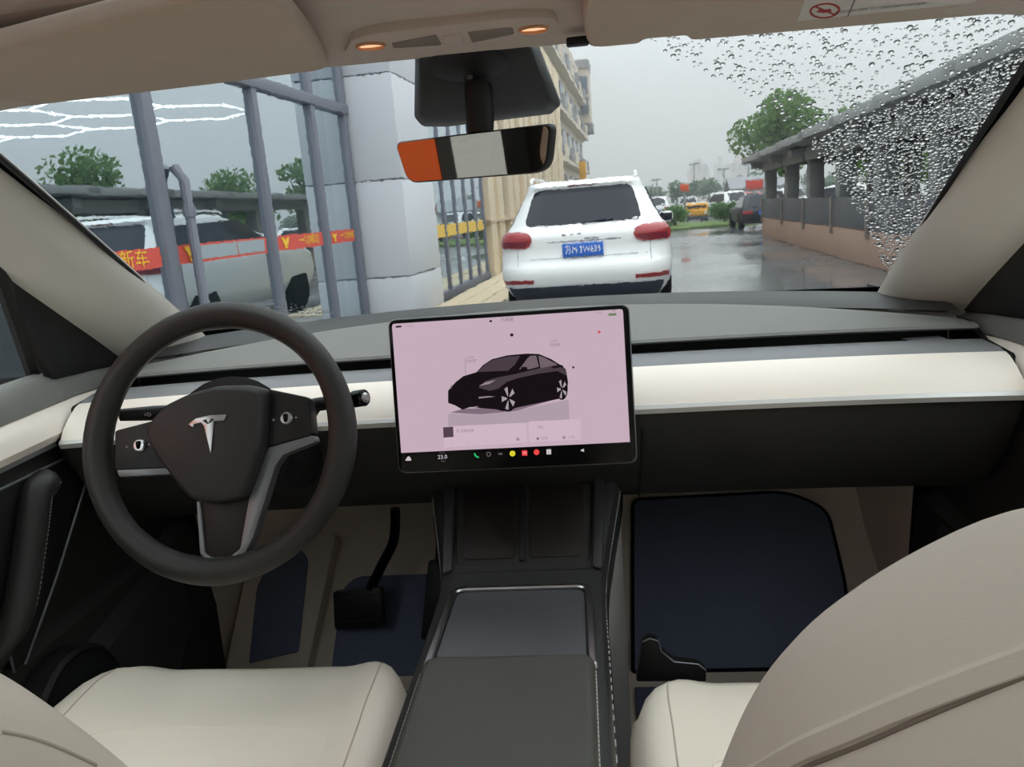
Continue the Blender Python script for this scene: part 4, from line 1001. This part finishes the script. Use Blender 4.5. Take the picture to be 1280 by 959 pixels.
for sg in (-1, 1):
    tl = spatch('tail_lamp', .945, 1.125, lambda t: sg * (.56 + .03 * abs(2 * t - 1) + .06 * (1 - rnd(t, .3))), lambda t: sg * (1.10 - .10 * (1 - rnd(t, .5)) - .03 * t), 'tail_red', .018)
    spatch('lamp_lower', .955, 1.02, lambda t: sg * (.60 + .05 * (1 - t)), lambda t: sg * .98, 'tail_dark', .0205, 4, 10, tl)
    spatch('reflector', .545, .595, lambda t: sg * .56, lambda t: sg * (1.0), 'tail_red', .008, 3, 10)
    # door mirrors, wheels, roof rails
    mb = mk('door_mirror', box((sg * 1.0, 2.95, 1.12), (.2, .12, .15), .05, 3), 'suv_white', suv, local=True)
    mk('mirror_glass', box((sg * 1.0, 2.885, 1.12), (.17, .01, .12), .003), 'suv_glass', mb, local=True)
    mk('mirror_stalk', tube([(sg * .88, 3.0, 1.08), (sg * 1.0, 2.97, 1.10)], .025, 8), 'suv_dark', mb, local=True)
    mk('roof_rail', tube(cat([(sg * .60, .62, 1.64), (sg * .60, .72, 1.70), (sg * .60, 1.4, 1.715), (sg * .58, 2.2, 1.70), (sg * .57, 2.35, 1.66)], 4), .018, 6), 'suv_white', suv, local=True)
    mk('side_window', loft([[(sg * (.862), .55, 1.19), (sg * .862, 3.2, 1.19)], [(sg * .71, .85, 1.52), (sg * .69, 2.55, 1.56)]]), 'suv_glass', suv, local=True, smooth=0, solid=.02)
    for y in (.95, 3.85):
        a, b_ = wheel(sg * .83, y, .38, .27); o = mk('wheel', a, 'tyre', suv, local=True); mk('rim', b_, 'chrome_soft', o, local=True)
    mk('exhaust', tube([(sg * .52, .12, .30), (sg * .52, .35, .30)], .05, 12), 'chrome_soft', suv, local=True)
spatch('lower_bumper', .33, .505, lambda t: -.86 - .05 * t, lambda t: .86 + .05 * t, 'suv_dark', .012, 5, 18)
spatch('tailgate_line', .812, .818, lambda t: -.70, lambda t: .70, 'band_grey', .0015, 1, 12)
spatch('plate_lip_shade', .985, .993, lambda t: -.40, lambda t: .42, 'suv_dark', .0015, 1, 10)  # thin dark strip painted in as the shade of the lip above the plate
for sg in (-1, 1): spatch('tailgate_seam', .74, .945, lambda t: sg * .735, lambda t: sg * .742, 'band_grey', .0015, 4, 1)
np_ = mk('number_plate', box((0, .060, .895), (.45, .02, .145), .006, 2, Matrix.Rotation(rad(-3), 3, 'X')), 'plate_blue', suv, local=True, label='blue plate with white characters')
FN = Frame((0, .048, .895), (1, 0, 0), (0, .05, 1))
text('lettering', '苏M·3W639', FN, 0, -.002, .098, 'plate_white', np_, h=.003, sx=.80, local=True)
for i in range(6):
    pass
for a in range(3): mk('badge', box((-.20 + .14 * a * .6, .083, 1.065), (.045, .006, .014), .002), 'chrome_soft', suv, local=True)
mk('badge', box((.10, .073, 1.015), (.16, .006, .016), .003), 'chrome_soft', suv, local=True)

# ---------------- stone-clad block and tall flats further along the left
blk = thing('stone_building', 'beige stone building with tall ribs beyond the glass shop', 'building', tuple(S(-5, 22, 0)))
mk('wall', sbox(-9, -3.25, 15.55, 34, 0, 7.0), 'stone_warm', blk, smooth=0)
for i in range(14):
    v = 15.7 + i * 1.25
    mk('rib', sbox(-3.3, -3.02 - .04 * (i % 2), v, v + .62, 0, 6.6, .02), 'stone_beige', blk)
    if i % 3 == 1: mk('window_strip', sbox(-3.27, -3.20, v + .68, v + 1.2, .6, 6.2), 'facade_dark', blk, smooth=0)
mk('course', sbox(-3.32, -2.99, 15.5, 34, 1.18, 1.24), 'stone_warm', blk, smooth=0)
apt = thing('apartment_block', 'tall pale apartment block with stacked balconies and bay windows', 'building', tuple(S(-9, 50, 0)))
mk('wall', sbox(-16, -5.0, 36, 73, 0, 13.4), 'apt_wall', apt, smooth=0)
for f in range(4):
    z = 1.3 + f * 3.0
    mk('balcony_slab', sbox(-5.2, -4.45, 36, 74, z - .15, z + .15), 'apt_wall', apt, smooth=0)
    for k in range(9):
        v = 37 + k * 4.1
        wn = mk('window', sbox(-5.05, -4.96, v, v + 2.4, z + .6, z + 2.3), 'apt_grey', apt, smooth=0)
        mk('pane', sbox(-4.97, -4.93, v + .15, v + 2.25, z + .7, z + 2.2), 'apt_window', wn, smooth=0)
        mk('balcony_front', sbox(-4.5, -4.42, v + .1, v + 2.3, z + .15, z + .95), 'apt_grey' if (k + f) % 2 else 'apt_wall', apt, smooth=0)
mk('bay', sbox(-6.2, -4.15, 73, 76, 8.6, 13.4), 'apt_wall', apt, smooth=0)
for f in range(2):
    z = 9.4 + f * 1.85
    wn = mk('bay_window', sbox(-6.1, -4.25, 72.85, 73.02, z, z + 1.5), 'apt_grey', apt, smooth=0)
    for k in range(3): mk('pane', sbox(-6.0 + k * .58, -5.5 + k * .58, 72.8, 72.87, z + .12, z + 1.35), 'apt_window', wn, smooth=0)
mk('bay_foot', sbox(-6.0, -4.0, 72.9, 76, 7.9, 8.7), 'apt_grey', apt, smooth=0)
mk('bay_roof', sbox(-6.3, -4.1, 72.8, 76, 13.4, 14.1), 'apt_grey', apt, smooth=0)
sg_ = thing('hanging_sign', 'yellow hanging sign on the far apartment block', 'sign', tuple(S(-3.0, 60, 3)))
mk('board', sbox(-4.45, -3.95, 60, 60.2, 3.0, 4.6, .03), 'yellow_paint', sg_)
mk('bracket', sbox(-4.44, -3.95, 60.05, 60.15, 4.6, 4.75), 'pole_grey', sg_)

# ---------------- open pavilion with low wall on the right
pav = thing('open_pavilion', 'long grey open-sided pavilion on a low pinkish wall', 'pavilion', tuple(S(4.6, 17, 0)))
UP = 3.75
cv = [25.2, 21.8, 19.0, 16.3, 13.8, 11.3, 8.8, 6.3, 3.8]
mk('low_wall', sbox(UP, UP + .22, 2.5, 25.4, 0, .60, .02), 'wall_pink', pav)
mk('end_wall', sbox(UP, UP + 3.4, 25.2, 25.4, 0, .60, .02), 'wall_pink', pav)
mk('back_low_wall', sbox(UP + 3.2, UP + 3.4, 2.5, 25.4, 0, .60, .02), 'wall_pink', pav)
for i, v in enumerate(cv):
    mk('column', sbox(UP + .05, UP + .37, v - .32, v, .5, 2.2, .015), 'concrete', pav)
    mk('column', sbox(UP + 3.0, UP + 3.32, v - .32, v, .5, 2.2, .015), 'concrete', pav)
    mk('cross_beam', sbox(UP - .35, UP + 3.7, v - .30, v - .02, 2.06, 2.26, .01), 'concrete', pav)
    mk('panel_post', sbox(UP - .06, UP - .01, v - .06, v, .45, 1.17, .006), 'post_pale', pav)
for i, (a, b_) in enumerate(zip(cv[1:], cv)):
    mk('panel', sbox(UP - .02, UP + .03, a + .02, b_ - .04, .60, 1.15, .004), 'panel_dark', pav)
    mk('edge_beam', sbox(UP - .05, UP + .25, a, b_ - .3, 1.98, 2.26, .01), 'concrete', pav)
    z = 2.24 + .02 * i
    mk('roof_slab', sbox(UP - .6, UP + 4.0, a - .1, b_ + .25, z, z + .16, .01), 'concrete', pav)
    if a < 14.5: 
        mk('back_panel', sbox(UP + 3.05, UP + 3.12, a, b_, .6, 2.1, .004), 'panel_dark', pav)

# ---------------- plants
def leafcloud(blobs, n, sz, flat=.6):
    V, F = [], []
    tot = sum(r ** 2 for *_, r in blobs)
    for (x, y, z, r) in blobs:
        for _ in range(int(n * r * r / tot)):
            d = Vector((random.gauss(0, 1), random.gauss(0, 1), random.gauss(0, 1))).normalized()
            p = Vector((x, y, z)) + Vector((d.x, d.y, d.z * .8)) * r * (random.uniform(.45, 1.05))
            a = Vector((random.gauss(0, 1), random.gauss(0, 1), random.gauss(0, .6))).normalized(); b_ = a.orthogonal().normalized()
            q = random.uniform(0, 6.28); b_ = (Matrix.Rotation(q, 3, a) @ b_)
            s = sz * random.uniform(.6, 1.4); o = len(V)
            V += [p - a * s, p + b_ * s * .5, p + a * s, p - b_ * s * .5]; F.append((o, o + 1, o + 2, o + 3))
    return V, F
def tree(name, label, loc, h, r, leafm, n=2600, group=None, seed=1, sz=.16):
    random.seed(seed); root = thing(name, label, 'tree', loc, 0, group)
    bl = []
    for k in range(11):
        a = random.uniform(0, 6.28); q = random.uniform(.1, .75) * r; bl.append((q * math.cos(a), q * math.sin(a), h * random.uniform(.5, .9), r * random.uniform(.28, .5)))
    bl.append((0, 0, h * .88, r * .4))
    mk('crown', leafcloud(bl, n, sz), leafm, root, smooth=0, local=True)
    mk('trunk', tube([(0, 0, 0), (.05, 0, h * .3), (0, .05, h * .6), (.05, 0, h * .85)], [.16, .13, .09, .04], 8), 'bark', root, local=True)
    for k in range(5):
        b_ = bl[k]; mk('branch', tube([(.02, .02, h * .35), (b_[0] * .5, b_[1] * .5, h * .5), (b_[0], b_[1], b_[2])], [.07, .05, .02], 6), 'bark', root, local=True)
    return root
tree('tree', 'leafy green tree rising behind the far end of the pavilion', tuple(S(6.7, 38, 0)), 5.7, 2.5, 'leaf', 3600, None, 3)
tree('tree', 'small tree with sparse tips beside the leafy tree behind the pavilion', tuple(S(10.2, 40, 0)), 5.0, 1.9, 'leaf', 1800, None, 5)
for i, (u, v, h, r) in enumerate(((9.7, 19, 2.6, 1.6), (10.2, 14.5, 2.4, 1.5), (9.6, 10.5, 2.3, 1.3), (14.5, 18, 3.0, 2.0))):
    tree('tree', ['low bright green tree just behind the pavilion columns', 'rounded light tree behind the dark pavilion panels', 'short light tree behind the wet pavilion corner', 'broad tree standing well behind the pavilion'][i], tuple(S(u, v, 0)), h, r, 'leaf_light' if i < 3 else 'leaf', 1600, None, 20 + i)
# trees beyond the pavilion that the shop glass mirrors
for i, (u, v, h, rr, lb_) in enumerate(((10.9, 24, 4.3, 2.4, 'broad dark tree behind the pavilion, mirrored beside the thick shop mullion'), (8.9, 30, 3.8, 2.1, 'dark tree behind the pavilion, mirrored in the middle shop pane'))):
    tree('street_tree', lb_, tuple(S(u, v, 0)), h, rr, 'leaf', 2600, None, 40 + i, .13)
def bush(label, loc, rx, rz_, seed):
    random.seed(seed); root = thing('clipped_bush', label, 'bush', loc)
    bl = [(random.uniform(-.45, .45) * rx, random.uniform(-.45, .45) * rx, rz_ * random.uniform(.34, .52), rx * random.uniform(.52, .64)) for _ in range(9)]
    mk('foliage', leafcloud(bl, 3200, .06), 'bush_leaf', root, smooth=0, local=True)
    mk('stem', tube([(0, 0, 0), (0, 0, rz_ * .6)], [.06, .04], 6), 'bark', root, local=True)
bush('rounded green bush on the verge nearer the white SUV', tuple(S(1.58, 37.6, .1)), .86, 1.2, 61)
bush('rounded green bush on the verge next to the black car', tuple(S(4.05, 39.2, .1)), .86, 1.2, 62)
vg = mk('verge', bev(prism(Frame(S(0, 0, 0), S(1, 0, 0) - S(0, 0, 0), S(0, 1, 0) - S(0, 0, 0)), rpoly([(-2.5, 34.0), (1.6, 34.3), (3.4, 35.6), (5.6, 37.6), (5.8, 41.2), (-2.5, 41.2)], .8), 0, .12), .03, 2), 'grass', smooth=30)
tag(vg, 'kerbed strip of mown grass at the end of the street', kind='structure')

# ---------------- far cars, truck, signs, roofs, blocks
simple_car('black_suv', 'black SUV with blue plate half hidden by the pavilion end', 'car_dark', tuple(S(4.62, 30.5, 0)), -SA, 4.5, 1.75, 1.3)
far = [(1.2, 56, 'car_white', 0, 1.6), (3.4, 57, 'car_silver', 0, 1.45), (5.6, 56, 'car_white', 0, 1.5), (5.9, 48, 'car_white', 20, 1.55), (9.2, 47, 'car_white', 30, 1.45), (12.0, 42, 'car_silver', 30, 1.45), (9.9, 33.5, 'car_white', 60, 1.4), (13.4, 33, 'car_white', 20, 1.4), (16.5, 30, 'car_silver', 15, 1.4), (8.0, 58, 'car_red', 0, 1.45)]
labs = ['white van parked behind the bush near the white SUV', 'silver car parked behind the yellow truck', 'white car parked directly beyond the yellow truck', 'white minivan parked beyond the second bush', 'white hatchback parked just past the black SUV', 'silver car seen between pavilion columns and trees', 'white car behind the second pavilion opening', 'white car behind the third pavilion opening', 'silver car behind the dark pavilion panels', 'red car at the back of the car park']
for (u, v, c, a, h), lb_ in zip(far, labs):
    simple_car('parked_car', lb_, c, tuple(S(u, v, 0)), rad(a) - SA, 4.4, 1.8, h, 'cars in the far car park')
tk = thing('yellow_truck', 'yellow utility truck parked between the two bushes', 'truck', tuple(S(3.05, 44, 0)), -SA)
mk('cab', bx(-.62, .62, 0, 1.4, .45, 1.0, .08, 3), 'yellow_paint', tk, local=True)
mk('hood', bx(-.58, .58, -.5, .1, .35, .72, .07, 3), 'yellow_paint', tk, local=True)
mk('deck', bx(-.7, .7, 1.4, 4.2, .5, 1.05, .05), 'car_white', tk, local=True)
mk('windscreen', bx(-.5, .5, -.02, .03, .76, .93, .01), 'suv_glass', tk, local=True)
mk('bumper', bx(-.55, .55, -.56, -.4, .16, .34, .04), 'suv_dark', tk, local=True)
for sg in (-1, 1):
    for y in (.3, 3.4):
        a, b_ = wheel(sg * .52, y, .24, .16); o = mk('wheel', a, 'tyre', tk, local=True); mk('rim', b_, 'chrome_soft', o, local=True)
    mk('headlamp', bx(sg * .36, sg * .52, -.53, -.48, .45, .58, .02), 'car_white', tk, local=True)
def sign(label, loc, w, h, z, m_, name='pole_sign'):
    r = thing(name, label, 'sign', loc, -SA)
    mk('pole', tube([(0, 0, 0), (0, 0, z + h)], .07, 8), 'pole_grey', r, local=True)
    mk('board', bx(-w / 2, w / 2, -.08, .08, z, z + h, .03), m_, r, local=True)
    mk('board_rim', bx(-w / 2 - .05, w / 2 + .05, -.05, .05, z - .05, z + h + .05, .03), 'pole_grey', r, local=True)
sign('orange board on a pole rising behind the bush', tuple(S(2.32, 42, 0)), .45, .36, 1.70, 'sign_orange')
sign('red board on a post seen past the pavilion end', tuple(S(6.4, 46, 0)), .9, .5, 1.55, 'sign_red')
for i, (u, v, h) in enumerate(((5.4, 80, 4.6), (7.4, 72, 3.6), (1.6, 75, 3.2), (11.2, 85, 4.2))):
    r = thing('lamp_post', ['tall thin lamp post beyond the yellow truck', 'thin lamp post in front of the pale towers', 'thin lamp post above the bush by the white SUV', 'thin lamp post next to the pavilion end'][i], 'lamp post', tuple(S(u, v, 0)), -SA)
    mk('pole', tube([(0, 0, 0), (0, 0, h)], [.1, .06], 6), 'pole_grey', r, local=True)
    mk('head', tube([(-.5, 0, h), (.5, 0, h)], .08, 6), 'pole_grey', r, local=True)
sh = thing('shed', 'low grey roofed shed at the far side of the car park', 'shed', tuple(S(9.4, 66, 0)), -SA)
mk('wall', bx(-1.8, 1.8, 0, 4, 0, 1.7), 'far_block', sh, local=True, smooth=0)
mk('roof', loft([[(-2.2, -.4, 1.65), (-2.2, 2, 2.6), (-2.2, 4.4, 1.65)], [(2.2, -.4, 1.65), (2.2, 2, 2.6), (2.2, 4.4, 1.65)]]), 'roof_grey', sh, local=True, smooth=0, solid=.15)
random.seed(90)
for i in range(12):
    u = -2 + i * 3.1; v = 78 + (6 if i % 2 else 0)
    h = random.uniform(2.6, 3.6)
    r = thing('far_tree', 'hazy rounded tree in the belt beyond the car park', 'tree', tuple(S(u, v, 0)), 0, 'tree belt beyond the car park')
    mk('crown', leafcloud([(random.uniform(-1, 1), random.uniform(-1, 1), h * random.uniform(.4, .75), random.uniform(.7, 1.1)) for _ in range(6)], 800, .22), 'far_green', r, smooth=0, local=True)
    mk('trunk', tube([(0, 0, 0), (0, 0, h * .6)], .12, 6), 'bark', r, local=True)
def tower(label, u, v, w, h, m_):
    r = thing('tower_block', label, 'building', tuple(S(u, v, 0)), -SA)
    mk('wall', bx(-w / 2, w / 2, 0, 14, 0, h), m_, r, local=True, smooth=0)
    mk('roof_box', bx(-w / 5, w / 5, 2, 8, h, h + 3), m_, r, local=True, smooth=0)
    for k in range(3):
        for f in range(int(h / 6)):
            x = -w / 2 + w * (k + .5) / 3
            mk('window', bx(x - w * .1, x + w * .1, -.3, .05, 4 + f * 6, 7 + f * 6), 'far_window', r, local=True, smooth=0)
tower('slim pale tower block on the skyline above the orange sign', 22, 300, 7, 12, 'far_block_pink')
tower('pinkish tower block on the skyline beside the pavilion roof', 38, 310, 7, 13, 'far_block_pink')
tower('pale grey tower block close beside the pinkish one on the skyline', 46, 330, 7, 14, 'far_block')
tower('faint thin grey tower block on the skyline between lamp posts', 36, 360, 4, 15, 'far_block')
# orange hoarding behind the car on the shop side, seen in the mirror
hb_ = thing('orange_hoarding', 'orange hoarding behind the car, seen only in the mirror', 'hoarding', tuple(S(-3.4, -2, 0)))
mk('board', sbox(-3.4, -3.3, -2.62, .2, 0, 3.2, .02), 'hoarding_orange', hb_)
mk('post', sbox(-3.42, -3.3, -2.78, -2.62, 0, 3.2), 'black_plastic', hb_)

# ================================================================== RAIN on the windscreen
def wfind(px_, py_):                           # point of the glass seen at a pixel of the photograph
    d = ray(px_, py_); bs = None
    s, t = (px_ - 640) / 640, .5
    for _ in range(14):
        def e(s, t):
            q = wsurf(s, t, .0045) - CAM; k = q.dot(d) / d.dot(d); r = q - d * k; return r.dot(CROT.col[0]), r.dot(CROT.col[1])
        a = e(s, t); b_ = e(s + 1e-3, t); c_ = e(s, t + 1e-3)
        j00, j10, j01, j11 = (b_[0] - a[0]) / 1e-3, (b_[1] - a[1]) / 1e-3, (c_[0] - a[0]) / 1e-3, (c_[1] - a[1]) / 1e-3
        D = j00 * j11 - j01 * j10
        if abs(D) < 1e-12: break
        s -= (a[0] * j11 - j01 * a[1]) / D; t -= (j00 * a[1] - a[0] * j10) / D
        s = max(-1.2, min(1.2, s)); t = max(-.2, min(1.3, t))
    return s, t
m = bpy.data.materials.new('rain_water'); m.use_nodes = True; n = m.node_tree.nodes; l = m.node_tree.links; n.clear()
rf = n.new('ShaderNodeBsdfRefraction'); rf.inputs['IOR'].default_value = 1.33; rf.inputs['Roughness'].default_value = 0.0
gl = n.new('ShaderNodeBsdfGlossy'); gl.inputs['Roughness'].default_value = 0.02
fz = n.new('ShaderNodeFresnel'); fz.inputs[0].default_value = 1.33
mx_ = n.new('ShaderNodeMixShader'); o_ = n.new('ShaderNodeOutputMaterial')
l.new(fz.outputs[0], mx_.inputs[0]); l.new(rf.outputs[0], mx_.inputs[1]); l.new(gl.outputs[0], mx_.inputs[2]); l.new(mx_.outputs[0], o_.inputs[0]); M['rain_water'] = m
def drop(s, t, a, b_, hh, rot, V, F, seg=9):
    o = wsurf(s, t, .0046); e = .004
    du = (wsurf(s + e, t, .0046) - o).normalized(); dv = (wsurf(s, t + e, .0046) - o); nn = du.cross(dv).normalized(); 
    if nn.y < 0: nn = -nn
    dv = nn.cross(du).normalized(); c, s_ = math.cos(rot), math.sin(rot); U = du * c + dv * s_; Vv = dv * c - du * s_
    i0 = len(V); rings = ((1.0, 0.0), (.92, .45), (.66, .82), (.33, .97))
    for k, h in rings:
        for j in range(seg):
            q = 2 * math.pi * j / seg; wob = 1 + .12 * math.sin(2 * q + rot * 5)
            V.append(o + U * (a * k * math.cos(q) * wob) + Vv * (b_ * k * math.sin(q)) + nn * (hh * h))
    V.append(o + nn * hh)
    for r in range(3):
        for j in range(seg):
            F.append((i0 + r * seg + j, i0 + r * seg + (j + 1) % seg, i0 + (r + 1) * seg + (j + 1) % seg, i0 + (r + 1) * seg + j))
    for j in range(seg): F.append((i0 + 3 * seg + j, i0 + 3 * seg + (j + 1) % seg, i0 + 4 * seg))
    F.append(tuple(i0 + j for j in range(seg - 1, -1, -1)))
random.seed(11)
def wiped(x):                                  # wiper edge in the photograph: y below which the glass is swept
    pts = [(790, 30), (820, 62), (880, 95), (935, 128), (1000, 172), (1040, 215), (1075, 270), (1095, 310), (1112, 352)]
    for (a, b_), (c, d) in zip(pts, pts[1:]):
        if a <= x <= c: return b_ + (d - b_) * (x - a) / (c - a)
    return 999 if x > 1112 else -1
V, F = [], []; cells = {}
tries = 0; cnt = 0
while cnt < 2600 and tries < 40000:
    tries += 1
    x = random.uniform(795, 1285); y = random.uniform(5, 360)
    if y > wiped(x) - random.uniform(0, 12): continue
    lim = 75 + (1280 - x) * 1.617
    if y > lim - 2: continue
    dark = y > 165 - (x - 1040) * .42                    # denser and finer below the pavilion roof line
    if not dark and random.random() < .86: continue
    r = random.choice((.8, 1.0, 1.1, 1.2, 1.4, 1.6, 2.0, 2.6)) * (.95 if dark else .9)
    ok = True; cx, cy_ = int(x // 10), int(y // 10)
    for i in (-1, 0, 1):
        for j in (-1, 0, 1):
            for (a, b_, c) in cells.get((cx + i, cy_ + j), ()):
                if (a - x) ** 2 + (b_ - y) ** 2 < (r + c) ** 2 * .85: ok = False
    if not ok: continue
    cells.setdefault((cx, cy_), []).append((x, y, r)); cnt += 1
    s, t = wfind(x, y); dist = (wsurf(s, t) - CAM).length; w = r * dist / FPX
    drop(s, t, w * 1.35, w * random.uniform(1.2, 1.9), w * .65, random.uniform(-.3, .6), V, F)
for _ in range(260):                                       # fine spray low down above the steering wheel
    x = random.uniform(255, 415); y = 392 - random.uniform(0, 1) ** 2 * 18 * (1 - abs(x - 330) / 100)
    s, t = wfind(x, y); w = random.uniform(.5, 1.1) * (wsurf(s, t) - CAM).length / FPX
    drop(s, t, w, w * 1.6, w * .7, 0, V, F, 7)
rd = mk('raindrops', (V, F), 'rain_water', None, smooth=180)
tag(rd, 'clear raindrops scattered over the unwiped corner of the windscreen', 'raindrops', kind='stuff')

# thin film of running water on the wiped glass: flat inside, rippled outside
def watermat(name, bump):
    m = bpy.data.materials.new(name); m.use_nodes = True; n = m.node_tree.nodes; l = m.node_tree.links; n.clear()
    rf = n.new('ShaderNodeBsdfRefraction'); rf.inputs['IOR'].default_value = 1.33; rf.inputs['Roughness'].default_value = 0.0
    o = n.new('ShaderNodeOutputMaterial'); l.new(rf.outputs[0], o.inputs[0])
    if bump:
        t = n.new('ShaderNodeTexCoord'); mp = n.new('ShaderNodeMapping'); mp.inputs['Scale'].default_value = (1, .55, 1)
        nz = n.new('ShaderNodeTexNoise'); nz.inputs['Scale'].default_value = 75; nz.inputs['Detail'].default_value = 3; nz.inputs['Roughness'].default_value = .6
        bp = n.new('ShaderNodeBump'); bp.inputs['Strength'].default_value = 1.0; bp.inputs['Distance'].default_value = bump
        l.new(t.outputs['Object'], mp.inputs[0]); l.new(mp.outputs[0], nz.inputs['Vector']); l.new(nz.outputs['Fac'], bp.inputs['Height']); l.new(bp.outputs[0], rf.inputs['Normal'])
    M[name] = m
watermat('water_flat', 0); watermat('water_rippled', .000026)
NX, NT = 60, 30
inn = [[wsurf(-.97 + 1.94 * i / NX, .02 + .95 * j / NT, .0041) for i in range(NX + 1)] for j in range(NT + 1)]
out_ = [[wsurf(-.97 + 1.94 * i / NX, .02 + .95 * j / NT, .0044) for i in range(NX + 1)] for j in range(NT + 1)]
a, b_ = loft(inn), loft(out_); n0 = len(a[0]); K = NX + 1
per = list(range(K)) + [k * K + NX for k in range(1, NT + 1)] + [NT * K + k for k in range(NX - 1, -1, -1)] + [k * K for k in range(NT - 1, 0, -1)]
Fw = [tuple(reversed(f)) for f in a[1]] + [tuple(i + n0 for i in f) for f in b_[1]] + [(per[i], per[i] + n0, per[(i + 1) % len(per)] + n0, per[(i + 1) % len(per)]) for i in range(len(per))]
wf_ = mk('water_film', (a[0] + b_[0], Fw), 'water_flat', None, smooth=180)
wf_.data.materials.append(M['water_rippled'])
nin = len(a[1]); nn_ = len(b_[1])
for i, pl in enumerate(wf_.data.polygons):
    pl.material_index = 1 if nin <= i < nin + nn_ else 0
wf_.data.set_sharp_from_angle(angle=rad(40))
tag(wf_, 'rippled film of rain water running over the windscreen', 'water film', kind='stuff')

# rain haze hanging over the far end of the street
m = bpy.data.materials.new('rain_haze'); m.use_nodes = True; n = m.node_tree.nodes; n.clear()
vsn = n.new('ShaderNodeVolumeScatter'); vsn.inputs['Color'].default_value = (.95, .97, 1, 1); vsn.inputs['Density'].default_value = .004
o_ = n.new('ShaderNodeOutputMaterial'); m.node_tree.links.new(vsn.outputs[0], o_.inputs['Volume']); M['rain_haze'] = m
hz_ = mk('haze', sbox(-70, 120, 15.5, 395, -1, 45), 'rain_haze', None, smooth=0)
tag(hz_, 'thin grey rain haze over the far end of the street', 'haze', kind='stuff')
